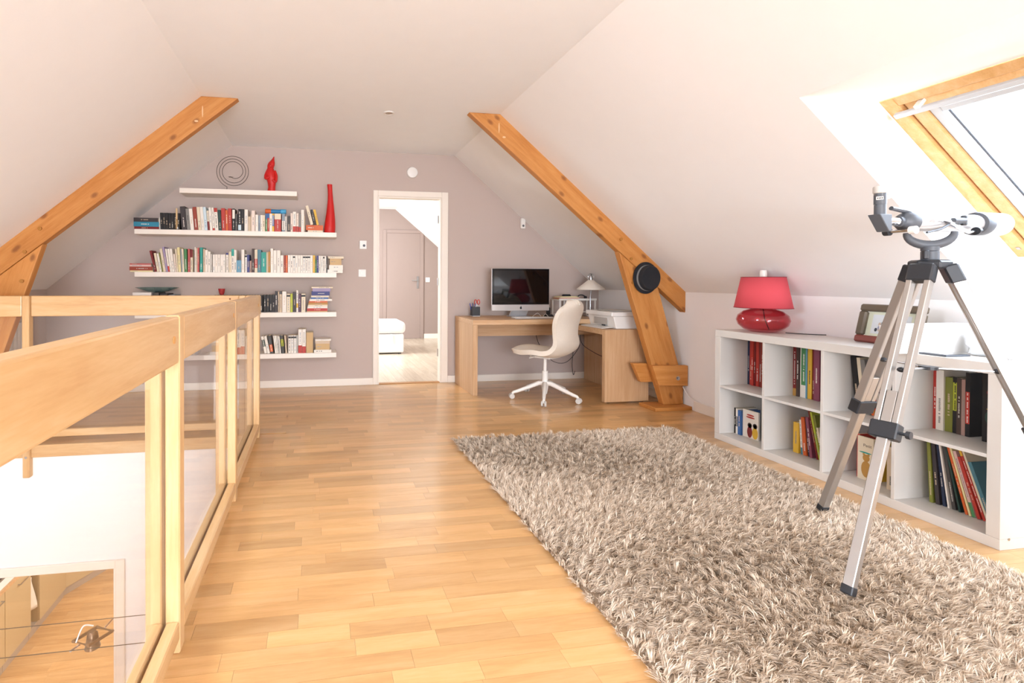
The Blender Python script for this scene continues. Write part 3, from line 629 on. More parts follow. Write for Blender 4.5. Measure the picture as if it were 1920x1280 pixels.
S2 = [(-151.5,1.1,11.8,-.2,'lg'),(-150.2,2.3,16.4,-.6,'bk'),(-147.8,2.3,16.3,-.6,'bk'),(-145.4,2.4,16.3,-.4,'bk'),(-142.8,2.5,16.3,-.4,'bk'),(-140.1,2.3,16.1,0,'bk'),(-137.7,2.6,16.3,0,'bk'),(-135.0,2.6,16.3,0,'bk'),(-130.4,4.6,22.9,-1.9,'ch'),(-125.6,3.1,21.1,-1.8,'gy'),(-122.3,3.2,20.8,-1.8,'wh'),(-118.8,3.5,22.7,-1.9,'br'),(-115.1,2.8,22.7,-1.9,'cr'),(-112.1,2.8,23,-1.9,'wh'),(-109.1,2.7,22.8,-1.8,'bw'),(-106.2,2,19.4,-1.4,'cr','dr,0,.45'),(-104.0,2.2,22.5,-1.6,'wh'),(-101.6,2.1,22.5,-1.5,'wh','rd,0,.1'),(-99.3,3.1,22.2,-1.4,'wh','rd,.82,1'),(-95.9,2.6,20.4,-1.2,'dg'),(-93.1,3.6,22.2,-.9,'rd'),(-89.3,2.2,20.4,-.6,'or'),(-87,3.4,22.2,-.5,'rd'),(-83.1,2.4,22,0,'bk','wh,.55,.95'),(-80.3,2.1,17,0,'dk'),(-77.5,2.9,21.7,0,'bk','lb,.04,.28'),(-74.5,2.7,21.7,0,'bk'),(-71.5,3.2,21.5,0,'wh'),(-68,2.4,14.6,0,'be'),(-65.5,.8,16.6,0,'be'),(-64.6,3.2,20.5,0,'pw'),(-61,2.7,16.6,0,'wh'),(-58,1.8,15.9,0,'gb'),(-56,1.9,16.3,0,'wh'),(-54,2.4,16.2,0,'cr'),(-51.2,1.7,18,0,'gn','bl,.7,1'),(-49.4,2,18.1,0,'rd','bl,.75,1'),(-47.2,2.6,18.1,0,'wh'),(-44.5,1.8,18.1,0,'ye','bl,.3,.9'),(-42.4,6.5,18.1,0,'rd','cr,.68,1'),(-35,2.8,18.1,0,'gb','wh,.1,.6'),(-32.1,2.2,15.4,0,'lg'),(-29.6,2.8,16.1,0,'dk'),(-26.5,2.1,18.9,0,'pw'),(-24.3,3.1,20.6,0,'wh','rd,0,.28'),(-20.9,2.3,19,0,'pw','rd,0,.3'),(-18.4,2.1,18.3,0,'gy','rd,0,.28'),(-16,2.9,22.5,0,'wh'),(-12.9,.8,16.5,0,'be')]
S3 = [(-155.6,2.1,20.6,-5,'dr'),(-153.1,2,18.2,-3.2,'cr'),(-150.9,1.9,17.9,-3,'wh'),(-148.8,1,18.8,-3.1,'ol'),(-147.6,2.3,22.5,-3.6,'cr'),(-145.1,1.9,24.3,-3.6,'li'),(-143.0,1.6,22.5,-3,'wh','rd,0,.25'),(-141.3,1.7,22.5,-2.7,'wh'),(-139.4,2.3,22.6,-2.6,'wh'),(-136.9,1.4,17.7,-1.6,'pw'),(-135.3,1.5,22.5,-1.7,'cr'),(-133.6,2.4,24.1,-1.6,'yc'),(-131,1.1,22.6,-1.2,'gb'),(-129.7,1.7,22.6,-1.1,'cr'),(-127.8,2.3,22.6,-.7,'gn'),(-124.9,2,22.7,0,'ro'),(-122.6,2.2,22.1,0,'cr','dr,.65,1'),(-118.8,1.2,24.5,0,'wh'),(-117.4,1.2,23.3,0,'cr'),(-116,1.7,23.9,0,'ro'),(-113.7,2.5,24.3,0,'te'),(-110.8,2,22.8,0,'be'),(-108.7,2.3,21.9,0,'wh'),(-106.3,2.3,20.4,0,'wh'),(-103.8,1.4,17.9,0,'lg'),(-101.8,2.3,17.5,0,'wh'),(-99.4,2.4,17.6,0,'wh'),(-96.9,2.3,17.6,0,'wh'),(-94.5,2.4,17.6,0,'wh'),(-92,2.2,17.7,0,'wh'),(-89.2,2.5,19.2,0,'wh','in,.9,1'),(-86.4,2.2,20.5,0,'cr'),(-84,2.5,23.2,0,'wh','te,.7,1'),(-81.4,2.2,22.3,0,'wh'),(-79,4.4,12.1,0,'sb'),(-74.4,2.8,22.7,0,'wh'),(-71,2,17.8,0,'wh','bk,.85,.95'),(-68.9,2.3,17.5,0,'in'),(-66.5,2,11.6,0,'pb'),(-64.3,2.4,23.7,0,'db'),(-61.7,2.7,22.8,0,'cr','rd,.2,.6'),(-58.8,3.3,22.8,0,'sl'),(-55.3,4.9,20.4,0,'te'),(-50.3,1.7,20.4,0,'be'),(-48.5,2,21,0,'oc'),(-46.2,2.5,24.2,0,'wh'),(-43.5,3.2,22.3,0,'wh'),(-40,3.3,22.4,0,'wh'),(-36.5,3,17.4,0,'wh'),(-33.3,3.8,17.4,0,'or','ye,0,1')]
S3 += [(-29.2+2.49*i, 2.4, 17.75, 0, 'wh')+(('bk,.84,.93',) if i in (2, 6, 7, 8) else ()) for i in range(10)]
S3[-11] = (-33.3,1.9,17.4,0,'br'); S3.insert(len(S3)-10, (-31.3,1.9,17.4,0,'or'))
S3 += [(-4.2,2.1,17.8,0,'ye'),(-1.8,1.3,13.4,0,'gn'),(-.4,1.9,17.6,0,'in'),(1.7,2,17.3,0,'wh'),(3.9,2,17.2,0,'wh'),(6,1.6,17.2,0,'wh','bk,.85,.95'),(7.7,1.6,17.2,0,'wh'),(9.4,1,17.3,0,'bk')]
S4 = [(-99.9+2.72*i, 2.5, 17.35, 0, 'bk') for i in range(17)]+[(-53,2.6,17.7,0,'bk'),(-50.1,2.7,17.7,0,'bk'),(-47.2,2.5,17.7,0,'bk'),(-44.5,2.5,17.7,0,'bk'),(-41.9,2.7,21.3,0,'ch'),(-38.9,1.2,21,0,'be'),(-37.4,2.5,21.4,0,'be','dk,.85,1'),(-34.6,4,21,0,'wh'),(-30.3,3.5,18.6,0,'cr','bk,.84,.94'),(-26.6,2.2,18.7,0,'lm'),(-24.1,3.2,20.3,0,'ch'),(-20.7,1.8,22.3,0,'wh','ye,.2,.4'),(-18.8,2.7,18.3,0,'pu'),(-15.7,4,18.6,0,'cr','bk,.84,.94')]
S5 = [(-133.0,2.0,12.5,0,'gb'),(-130.8,2.2,14,0,'lg'),(-128.4,2.4,15.5,0,'gb'),(-125.8,2.2,14,0,'wh'),(-123.4,2.8,16.5,0,'gy'),(-120.4,2,15.5,0,'lg'),(-118.2,2.2,16,0,'gb'),(-80,2.4,20,0,'dk','lg,.5,.9'),(-70.5,3.5,23.2,0,'wh','or,0,.32'),(-66.7,3.2,23.2,0,'wh','or,0,.32'),(-52.0,2.6,17.4,-3.7,'wh','dg,.4,.8'),(-49.1,2.5,17.4,-3.5,'wh'),(-46.2,3.1,18,-2.7,'dk','or,.1,.5'),(-41.6,1.3,17.8,-2,'wh'),(-40.1,1.3,17.8,-2,'wh'),(-38.6,1.3,17.9,-1.9,'lg'),(-37,1.3,17.5,-1.8,'wh'),(-34.9,2.6,17.8,-1.7,'dk','lm,.4,.8'),(-31.4,1.6,17.9,-1.3,'be'),(-28.7,2.5,17.9,0,'wh','bk,.84,.94'),(-26,2.5,17.9,0,'wh','bk,.84,.94'),(-23.2,2.6,18,0,'wh','bk,.84,.94'),(-20.3,1.2,17.9,0,'lg'),(-18.7,3.7,24.1,0,'wh','rd,0,.32'),(-14.8,3.6,24,0,'wh','rd,0,.28')]
place_row(S2, 1.621, 'second wall shelf'); place_row(S3, 1.2094, 'third wall shelf'); place_row(S4, 0.8094, 'fourth wall shelf'); place_row(S5, 0.394, 'lowest wall shelf')
def flat_stack(items, zb, where, group):
    """books lying flat, spine to the room: (x0, length, thickness, colour, [depth])"""
    z = zb+0.0004; n = 0
    for x0, l, t, ck, *d in items:
        n += 1; pos = 'bottom' if n == 1 else 'top' if n == len(items) else ordn(n)+' up'
        book(t, d[0] if d else 0.16, l, ck, '%s %s book flat, %s of %s' % ('thick' if t > 0.03 else 'thin', PAL[ck][1], pos, where), (x0, 5.03+random.uniform(-0.006, 0.012), z+t), (0, PI/2, 0), group)
        z += t+0.0004
    return z
flat_stack([(-1.742, 0.226, 0.026, 'dr'), (-1.745, 0.23, 0.045, 'tb'), (-1.742, 0.222, 0.038, 'ch')], 1.621, 'left stack on the second shelf', 'flat books at shelf ends')
flat_stack([(-1.775, 0.205, 0.013, 'yc'), (-1.782, 0.212, 0.037, 'br'), (-1.780, 0.195, 0.018, 'pk'), (-1.782, 0.192, 0.012, 'ro')], 1.2094, 'left stack on the third shelf', 'flat books at shelf ends')
flat_stack([(0.105, 0.155, 0.034, 'wh'), (0.120, 0.142, 0.046, 'wh'), (0.128, 0.118, 0.066, 'tn'), (0.112, 0.158, 0.022, 'cr')], 1.2094, 'right stack on the third shelf', 'flat books at shelf ends')
z4 = flat_stack([(-0.102, 0.208, 0.010, 'tn'), (-0.100, 0.205, 0.027, 'rd'), (-0.096, 0.20, 0.018, 'wh'), (-0.092, 0.198, 0.018, 'cr'), (-0.088, 0.196, 0.021, 'oc'), (-0.082, 0.186, 0.016, 'or'), (-0.076, 0.228, 0.020, 'wh'), (-0.064, 0.176, 0.016, 'bl'), (-0.060, 0.18, 0.018, 'cr'), (-0.056, 0.184, 0.042, 'in'), (-0.044, 0.18, 0.032, 'li'), (-0.056, 0.216, 0.014, 'cr')], 0.8094, 'right stack on the fourth shelf', 'flat books at shelf ends')
flat_stack([(-0.030, 0.175, 0.028, 'wh'), (-0.014, 0.142, 0.062, 'tn'), (-0.018, 0.148, 0.028, 'be'), (-0.018, 0.160, 0.016, 'wh')], 0.394, 'right stack on the lowest shelf', 'flat books at shelf ends')
z2 = flat_stack([(-0.094, 0.152, 0.020, 'cr', 0.13), (-0.112, 0.172, 0.052, 'or', 0.13)], 1.621, 'small stack beside the red vase', 'flat books at shelf ends')
flat_stack([(-0.90, 0.135, 0.02, 'tn'), (-0.90, 0.13, 0.03, 'cr'), (-0.90, 0.13, 0.025, 'oc'), (-0.895, 0.13, 0.02, 'cr'), (-0.90, 0.13, 0.03, 'tn'), (-0.90, 0.125, 0.02, 'wh')], 0.394, 'yellowish stack behind the railing glass', 'flat books at shelf ends')
# three books leaning on top of that stack
for i, (x, t, h, ck, nm) in enumerate(((-0.066, 0.028, 0.20, 'cr', 'cream book leaning left on the small stack beside the red vase'), (-0.036, 0.022, 0.158, 'bk', 'black book leaning left on the small stack beside the red vase'), (-0.012, 0.022, 0.160, 'ye', 'yellow book leaning left on the small stack beside the red vase'))):
    book(t, 0.12, h, ck, nm, (x+0.004*i, 5.035, z2+0.0005), (0, -0.26+0.02*i, 0), 'leaning books on the small stack')
# large tan volume turned sideways on the lowest shelf, and a brown one leaning by the fourth shelf's stack
book(0.068, 0.16, 0.205, 'tn', 'broad tan book standing between red-footed books and the flat stack, lowest shelf', (-0.108, 5.04, 0.3945), group='books upright on lowest wall shelf', title=False)
# box lying across the books of the second shelf
g = G()
prof = [(0.0, 0.024), (0.055, 0.025), (0.06, 0.021), (0.14, 0.019), (0.15, 0.023), (0.207, 0.023)]
r = thing('storage_tube', 'blue and orange tube lying across the books on the second wall shelf', 'tube', (-0.42, 5.07, 1.621+0.182))
def tubepart(nm, pr, m): G().lathe([(rr, x) for x, rr in pr], axis='x', c=(-0.518, 5.075, 1.621+0.1825+0.0255), seg=18).build(nm, m, r, smooth=True)
tubepart('orange_end', [(0, 0.021), (0.006, 0.025), (0.058, 0.025)], cov('or')); tubepart('body', [(0.058, 0.022), (0.075, 0.0215), (0.14, 0.020), (0.155, 0.022)], mat('tube_blue', '2f7fb4', 0.5)); tubepart('blue_cap', [(0.155, 0.0245), (0.2, 0.0245), (0.207, 0.02)], mat('tube_light_blue', '4aa3cf', 0.5))

# ------------------------------------------------------------------ decoration on the wall shelves
# wire spiral on its foot
pts = []; turns = 3.0; cx, cz = -0.832, 2.222
for i in range(0, 151):
    t = i/150; a = -PI*0.62-t*turns*2*PI; rr = 0.166-0.082*t
    if t > 0.9: rr -= (t-0.9)*0.25
    pts.append((cx+rr*math.cos(a), 5.10, cz+rr*math.sin(a)))
r = thing('wire_spiral', 'dark wire spiral ornament standing on the short top shelf', 'ornament', (-0.9, 5.10, 2.0275))
G().tube([(-0.895, 5.10, 2.0325)]+pts, 0.0026, 6).build('coil', M_WIRE, r, smooth=True)
e_ = pts[-1]; G().lathe([(0.0005, -0.03), (0.008, -0.012), (0.0005, 0.03)], axis='x', c=e_, seg=8, sx=1, sy=0.6).build('tip', M_WIRE, r)
B(-0.99, -0.75, 5.06, 5.14, 2.0277, 2.0325).build('foot', M_WIRE, r, bevel=0.001)
# red figurine: a robed, hooded standing figure
r = thing('figurine', 'glossy red hooded figurine standing on the short top shelf', 'figurine', (-0.463, 5.10, 2.0275))
prof = [(0.036, 0.0), (0.037, 0.02), (0.034, 0.05), (0.040, 0.10), (0.046, 0.135), (0.048, 0.165), (0.043, 0.20), (0.034, 0.232), (0.030, 0.240), (0.033, 0.255), (0.036, 0.275), (0.031, 0.30), (0.020, 0.318), (0.011, 0.338), (0.006, 0.355), (0.001, 0.364)]
g = G().lathe(prof, seg=20)
g.v = [(x*(1.05 if z < 0.24 else 1)+(0.0+0.10*max(0, z-0.26)**1 + (0.16*max(0, z-0.30)))+0.008*math.sin(z*22), y*0.8, z) for x, y, z in g.v]
g.xf(Matrix.Translation((-0.463, 5.10, 2.0277))).build('robe', M_REDV, r, smooth=True, angle=70)
for s, zz in ((-1, 0.16), (1, 0.13)):
    G().tube(curve([(-0.463+s*0.036, 5.095, 2.0277+0.215), (-0.463+s*0.053, 5.085, 2.0277+0.165), (-0.463+s*0.046, 5.07, 2.0277+zz-0.03), (-0.463+s*0.015, 5.062, 2.0277+zz-0.01)], 5), [0.013]*5+[0.014]*5+[0.012]*5+[0.010], 8).build('arm', M_REDV, r, smooth=True)
G().ball((-0.466, 5.076, 2.0277+0.262), 0.016, 0.012, 0.019).build('face', M_REDV, r, smooth=True)
# tall red vase
prof = [(0.052, 0.0), (0.058, 0.01), (0.057, 0.06), (0.052, 0.13), (0.044, 0.20), (0.035, 0.28), (0.0285, 0.34), (0.025, 0.40), (0.0245, 0.46), (0.0265, 0.502), (0.023, 0.502), (0.021, 0.46), (0.0, 0.44)]
g = G().lathe([(max(a, 1e-6), b) for a, b in prof], seg=28); g.v = [(x+0.012*math.sin(z*5.5)-0.006*z, y*0.9, z) for x, y, z in g.v]
g.xf(Matrix.Translation((0.126, 5.09, 1.6214))).build('floor_vase', M_REDV, smooth=True, loc=(0.126, 5.09, 1.6214), label='tall slender matt red vase at the right end of the second shelf', cat='vase').name = 'vase'
# reed diffuser bottle in front of the black books
r = thing('diffuser_bottle', 'small glass bottle with pale wooden stick in front of the black books', 'bottle', (-1.352, 5.02, 1.6214))
G().lathe([(0.0, 0.0), (0.026, 0.0), (0.030, 0.01), (0.026, 0.06), (0.012, 0.092), (0.010, 0.105), (0.0085, 0.105), (0.010, 0.09), (0.0, 0.06)], c=(-1.352, 5.030, 1.6215), seg=20, sy=0.5).build('flask', glass('smoked_bottle_glass', (0.85, 0.8, 0.72, 1), base=0.06), r, smooth=True)
B(-1.360, -1.344, 5.026, 5.034, 1.63, 1.83).build('stick', mat('pale_wood_stick', 'd9b98a', 0.7), r, bevel=0.002)
# things on the fourth shelf above the rail
r = thing('glass_dish', 'shallow teal glass dish on the fourth shelf, just above the rail', 'dish', (-1.55, 5.12, 0.995))
g = G().lathe([(0.05, 0.0), (0.12, 0.016), (0.205, 0.045), (0.20, 0.048), (0.11, 0.022), (0.0001, 0.008)], c=(0, 0, 0), seg=30, sy=0.5).xf(Matrix.Translation((-1.56, 5.125, 1.012))); g.build('bowl', mat('teal_art_glass', 'b4d0cd', 0.08, trans=0.7), r, smooth=True)
r = thing('storage_box', 'white box at the left end of the fourth shelf, below the teal dish', 'box', (-1.66, 5.1, 0.8094)); B(-1.75, -1.585, 5.02, 5.22, 0.810, 1.010).build('body', M_CARD, r, bevel=0.003); B(-1.752, -1.583, 5.018, 5.222, 0.9855, 1.0115).build('lid', M_CARD, r, bevel=0.003)
for k, (a, b, h, ck, nm) in enumerate(((-1.575, -1.515, 0.222, 'dk', 'dark grey archive box'), (-1.505, -1.44, 0.212, 'ch', 'charcoal archive box'), (-1.43, -1.37, 0.20, 'gb', 'blue grey archive box'))):
    r = thing('archive_box', nm+' beside the white box on the fourth shelf', 'box', ((a+b)/2, 5.1, 0.8094)); B(a, b, 5.03, 5.24, 0.810, 0.810+h-0.022).build('body', cov(ck), r, bevel=0.002); B(a+0.01, b-0.01, 5.0285, 5.03, 0.88, 0.94).build('label_card', M_PAPER, r)
r = thing('cup', 'small patterned red cup on the fourth shelf, peeking over the rail', 'cup', (-0.945, 5.09, 0.983))
G().lathe([(0.018, 0.0), (0.026, 0.02), (0.034, 0.062), (0.031, 0.062), (0.022, 0.02), (0.0001, 0.008)], c=(-0.945, 5.10, 0.9845), seg=20).build('bowl', mat('red_patterned_glaze', 'a83638', 0.25, vary=0.5, scale=70), r, smooth=True)

# ------------------------------------------------------------------ fittings on the back wall and ceiling
def wallbox(name, label, cat, x, z, w_, h_, d_, parts):
    r = thing(name, label, cat, (x, D, z)); B(x-w_/2, x+w_/2, D-d_, D-0.0003, z-h_/2, z+h_/2).build('plate', M_WPLAS, r, bevel=0.003, seg=2); parts(r); return r
wallbox('light_switch', 'white thermostat switch on the mauve wall left of the doorway', 'switch', 0.490, 1.518, 0.076, 0.09, 0.018, lambda r: G().lathe([(0.014, 0), (0.012, 0.004)], axis='y', c=(0.500, D-0.022, 1.51), seg=12).build('dial', M_GREYP, r))
wallbox('light_switch', 'white rocker light switch under the thermostat, left of the doorway', 'switch', 0.482, 1.212, 0.080, 0.080, 0.010, lambda r: B(0.46, 0.504, D-0.014, D-0.0105, 1.19, 1.234).build('rocker', M_WPLAS, r, bevel=0.002))
r = thing('smoke_detector', 'round white smoke detector on the wall above the doorway', 'smoke detector', (1.028, D, 2.316))
G().lathe([(0.062, 0.0), (0.062, -0.012), (0.056, -0.030), (0.030, -0.038), (0.0001, -0.038)], axis='y', c=(1.028, D-0.0005, 2.316), seg=32).build('housing', M_WPLAS, r, smooth=True)
G().lathe([(0.006, 0), (0.005, 0.003)], axis='y', c=(1.046, D-0.038, 2.30), seg=10).build('test_button', M_GREYP, r)
r = thing('motion_sensor', 'small white motion sensor high on the wall by the sloping ceiling', 'sensor', (2.31, D, 1.79))
B(2.283, 2.337, D-0.035, D-0.0005, 1.728, 1.845).build('housing', M_WPLAS, r, bevel=0.008, seg=3); G().ball((2.31, D-0.034, 1.76), 0.014, 0.006, 0.014, 10, 6).build('lens', M_GREYP, r, smooth=True)
r = thing('ceiling_spot', 'small recessed spotlight in the flat ceiling', 'ceiling light', (0.587, 4.02, ZC))
G().lathe([(0.030, 0.0), (0.044, 0.0), (0.044, -0.006), (0.034, -0.008), (0.030, 0.0)], c=(0.587, 4.02, ZC-0.0005), seg=28).build('ring', M_WPLAS, r, smooth=True); G().lathe([(0.029, -0.002), (0.0001, 0.012)], c=(0.587, 4.02, ZC-0.016+0.012), seg=20).build('reflector', mat('spot_reflector', 'a58d73', 0.2, metal=0.8), r, smooth=True)
r = thing('socket', 'white wall socket on the far wall beyond the doorway', 'switch', (2.16, Y1, 1.16)); B(2.115, 2.20, Y1-0.012, Y1-0.0005, 1.11, 1.20).build('plate', M_WPLAS, r, bevel=0.003); B(2.14, 2.175, Y1-0.015, Y1-0.0125, 1.135, 1.175).build('rocker', M_WPLAS, r)
# ottoman in the next room
r = thing('ottoman', 'white slipcovered storage ottoman in the room beyond the doorway', 'ottoman', (0.95, 7.75, 0))
M_SLIP = mat('white_slipcover', 'eceae8', 0.9, bump=0.5, bscale=14)
B(0.50, 1.33, 7.42, 8.10, 0.02, 0.31).build('base', M_SLIP, r, bevel=0.02, seg=2); B(0.48, 1.36, 7.40, 8.12, 0.312, 0.50).build('cushion', M_SLIP, r, bevel=0.07, seg=4)
B(1.12, 1.15, 7.402, 7.415, 0.20, 0.312).build('pull_tab', M_SLIP, r)
for x, y in ((0.56, 7.48), (1.27, 7.48), (0.56, 8.04), (1.27, 8.04)): B(x-0.02, x+0.02, y-0.02, y+0.02, 0, 0.02).build('foot', M_BLACKP, r)

# ------------------------------------------------------------------ white cube bookcase by the right kneewall
BX, BXB, BY0, BY1, BZ = 2.839, 3.229, 3.100, 1.607, 0.786
r = thing('bookcase', 'long low white bookcase with eight open cubbies along the kneewall', 'bookcase', (BX+0.195, (BY0+BY1)/2, 0))
B(BX, BXB, BY1, BY0, 0.0, 0.046).build('bottom_panel', M_CASE, r, bevel=0.0015); B(BX, BXB, BY1, BY0, BZ-0.048, BZ).build('top_panel', M_CASE, r, bevel=0.0015)
B(BX, BXB, BY1, BY1+0.046, 0.0465, BZ-0.0485).build('side_panel', M_CASE, r, bevel=0.0015); B(BX, BXB, BY0-0.046, BY0, 0.0465, BZ-0.0485).build('side_panel', M_CASE, r, bevel=0.0015)
dv = (2.7155, 2.3465, 1.9965); edges = [BY0-0.046]+[v for d in dv for v in (d+0.008, d-0.008)]+[BY1+0.046]
for d in dv: B(BX+0.001, BXB, d-0.008, d+0.008, 0.0465, BZ-0.0485).build('divider', M_CASE, r, bevel=0.001)
CELLS = [(edges[2*i], edges[2*i+1]) for i in range(4)]
for a, b in CELLS: B(BX+0.001, BXB, b+0.0002, a-0.0002, 0.377, 0.393).build('shelf', M_CASE, r, bevel=0.001)
for z in (0.045, 0.735): G().lathe([(0.006, 0), (0.005, 0.002)], axis='y', c=(BX+0.045, BY1-0.002, z), seg=12).build('screw_cap', M_STEEL, r)
def cell_books(ci, up, items, where, x=3.05, start=0.0):
    """(thickness, height, colour, [band], lean) from the far side of the cubby towards the camera"""
    y = CELLS[ci][0]-0.0015-start; zb = 0.3935 if up else 0.0465; prev = None
    for n, it in enumerate(items, 1):
        t, h, ck = it[:3]; band = it[3] if len(it) > 3 else None; lean = it[4] if len(it) > 4 else 0.0; dep = it[5] if len(it) > 5 else min(0.16, BXB-x-0.01)
        bw = '' if not band else ' with %s band' % PAL[band.split(',')[0]][1]
        lab = '%s %s book%s, %s from left in %s cubby' % (size_word(t, h), PAL[ck][1], bw, ordn(n), where)
        # leaning ones tilt away from the camera, their foot nearer
        tt = t-0.0006
        if prev:
            py_, t1, h1, a1 = prev; s_ = t1/math.cos(a1)
            cxx, czz = t1*math.cos(a1)-h1*math.sin(a1), t1*math.sin(a1)+h1*math.cos(a1)
            if h*math.cos(lean) >= czz: s_ = max(s_, cxx+czz*math.tan(lean))
            else: s_ = max(s_, t1/math.cos(a1)-h*math.cos(lean)*math.tan(a1)+h*math.sin(lean))
            y = py_-s_-0.0010
        book(tt, dep, h, ck, lab, (x+random.uniform(0, 0.012), y, zb+0.0004), Matrix(((0, 1, 0), (-1, 0, 0), (0, 0, 1))).to_4x4().to_euler() if not lean else (Matrix.Rotation(-PI/2, 4, 'Z') @ Matrix.Rotation(-lean, 4, 'Y')).to_euler(), 'books in the bookcase cubbies', band, hard=t > 0.02)
        prev = (y, tt, h, lean)
    return y
cell_books(0, True, [(0.017, 0.320, 'nv'), (0.021, 0.318, 'rd'), (0.017, 0.317, 'rd'), (0.013, 0.318, 'dr'), (0.023, 0.316, 'rd'), (0.022, 0.316, 'dr'), (0.021, 0.315, 'br')], 'upper leftmost')
cell_books(0, False, [(0.016, 0.182, 'bk'), (0.016, 0.180, 'wh', 'bk,.3,.7'), (0.024, 0.172, 'bl')], 'lower leftmost', x=2.95)
cell_books(1, True, [(0.022, 0.320, 'dr', 'oc,0,.15'), (0.021, 0.318, 'db'), (0.006, 0.315, 'wh'), (0.033, 0.316, 'gn', 'wh,.0,.25'), (0.009, 0.316, 'sb'), (0.026, 0.316, 'ye'), (0.015, 0.314, 'dr'), (0.034, 0.314, 'mv')], 'upper second')
cell_books(1, False, [(0.036, 0.192, 'ye'), (0.012, 0.215, 'wh', 'sl,0,.2', 0.06), (0.022, 0.235, 'or', None, 0.08), (0.010, 0.240, 'nv', None, 0.10), (0.016, 0.245, 'mv', None, 0.12), (0.010, 0.29, 'dr', None, 0.20), (0.012, 0.285, 'lm', None, 0.21), (0.014, 0.27, 'ol', None, 0.22), (0.010, 0.20, 'cr', None, 0.22)], 'lower second', x=3.00, start=0.05)
cell_books(2, True, [(0.030, 0.315, 'bk', None, 0.10), (0.018, 0.31, 'cr', None, 0.105), (0.022, 0.30, 'gy', None, 0.11), (0.014, 0.23, 'ye', 'or,0,.3', 0.12), (0.012, 0.235, 'rd', None, 0.13), (0.018, 0.24, 'lg', None, 0.14), (0.016, 0.29, 'pu', None, 0.15), (0.018, 0.28, 'dg', None, 0.15)], 'upper third', x=3.02, start=0.03)
cell_books(2, False, [(0.014, 0.240, 'rd')], 'lower third', x=2.965, start=0.075)
cell_books(2, False, [(0.008, 0.215, 'ye')], 'lower third near the yellow-spined', x=2.975, start=0.155)
cell_books(2, False, [(0.036, 0.225, 'be')], 'lower third, frontmost position', x=2.94, start=0.24)
cell_books(3, True, [(0.015, 0.295, 'rd'), (0.030, 0.300, 'wh'), (0.029, 0.268, 'ol'), (0.018, 0.275, 'bk', 'lm,.4,.9'), (0.019, 0.273, 'db'), (0.014, 0.27, 'pb'), (0.016, 0.305, 'bk', 'rd,.2,.7')], 'upper rightmost', x=3.06)
cell_books(3, False, [(0.014, 0.30, 'ol', None, 0.05), (0.016, 0.31, 'ch', None, 0.08), (0.012, 0.31, 'nv', None, 0.10), (0.007, 0.31, 'wh', None, 0.13), (0.014, 0.315, 'dk', None, 0.15, 0.20), (0.008, 0.30, 'dg', None, 0.19), (0.010, 0.315, 'or', None, 0.24), (0.008, 0.315, 'yc', None, 0.25), (0.012, 0.29, 'pk', 'gn,0,.22', 0.26, 0.20), (0.012, 0.27, 'rd', None, 0.28), (0.010, 0.31, 'rd', 'ye,.9,1', 0.30), (0.008, 0.31, 'cr', None, 0.30), (0.014, 0.26, 'sl', None, 0.31, 0.18)], 'lower rightmost', x=2.985, start=0.045)
# books whose covers face the room: flat covers with simple printed shapes
def cover_book(name, label, x, y0, y1, zb, h, t, ck, shapes, tilt=0.0, text=None, yaw=0.0):
    wd = y0-y1
    r = G().box(0, wd, 0, t, 0, h).build(name, cov(ck), None, world=False, label=label, cat='book', group='books in the bookcase cubbies'); r.location = (x, y0, zb+0.0004); r.rotation_euler = (0, tilt, -PI/2+yaw)
    B(0.001, wd-0.003, 0.0015, t-0.0015, 0.0015, h+0.0004).build('page_block', M_PAPER, r, world=False)
    for nm, cx, cz, rx, rz, c in shapes:
        G().lathe([(1, 0), (0.99, 0.0006)], axis='y', seg=20, sx=rz, sy=rx).xf(Matrix.Translation((cx*wd, -0.0006, cz*h))).build(nm, cov(c) if c in PAL else c, r, world=False)
    if text:
        for s, tx, tz, sz, c in text:
            g = text_geo(s, sz); g.v = [(a+tx*wd, -0.0004+cz*0.5, b+tz*h) for a, b, cz in g.v]; g.build('cover_title', cov(c), r, world=False)
    return r
cover_book('book', 'white picture book with two drawn figures facing out, lower leftmost cubby', 2.965, 2.990, 2.868, 0.0465, 0.19, 0.012, 'wh', (('print', 0.46, 0.22, 0.020, 0.040, 'dr'), ('print', 0.46, 0.46, 0.017, 0.018, 'db'), ('print', 0.47, 0.45, 0.011, 0.012, 'pk'), ('print', 0.80, 0.22, 0.022, 0.040, 'ye'), ('print', 0.80, 0.48, 0.017, 0.018, 'db'), ('print', 0.80, 0.47, 0.011, 0.012, 'pk'), ('print', 0.5, 0.75, 0.034, 0.006, 'rd'), ('print', 0.5, 0.83, 0.03, 0.006, 'rd')), yaw=0.0)
cover_book('book', 'white picture book with a brown bear facing out, lower third cubby', 2.960, 2.248, 2.170, 0.0465, 0.235, 0.012, 'cr', (('print', 0.55, 0.26, 0.024, 0.045, 'oc'), ('print', 0.55, 0.52, 0.017, 0.020, 'oc'), ('print', 0.40, 0.60, 0.006, 0.006, 'oc'), ('print', 0.70, 0.60, 0.006, 0.006, 'oc'), ('print', 0.5, 0.64, 0.03, 0.004, 'te')), text=(('Petit', 0.36, 0.78, 0.022, 'db'),))
cover_book('book', 'large black photo book turned outwards, upper rightmost cubby', 3.045, 1.790, 1.672, 0.3935, 0.318, 0.022, 'bk', (('print', 0.5, 0.72, 0.045, 0.022, 'dr'), ('print', 0.5, 0.36, 0.05, 0.05, 'dg'), ('print', 0.5, 0.48, 0.045, 0.004, 'ye')))

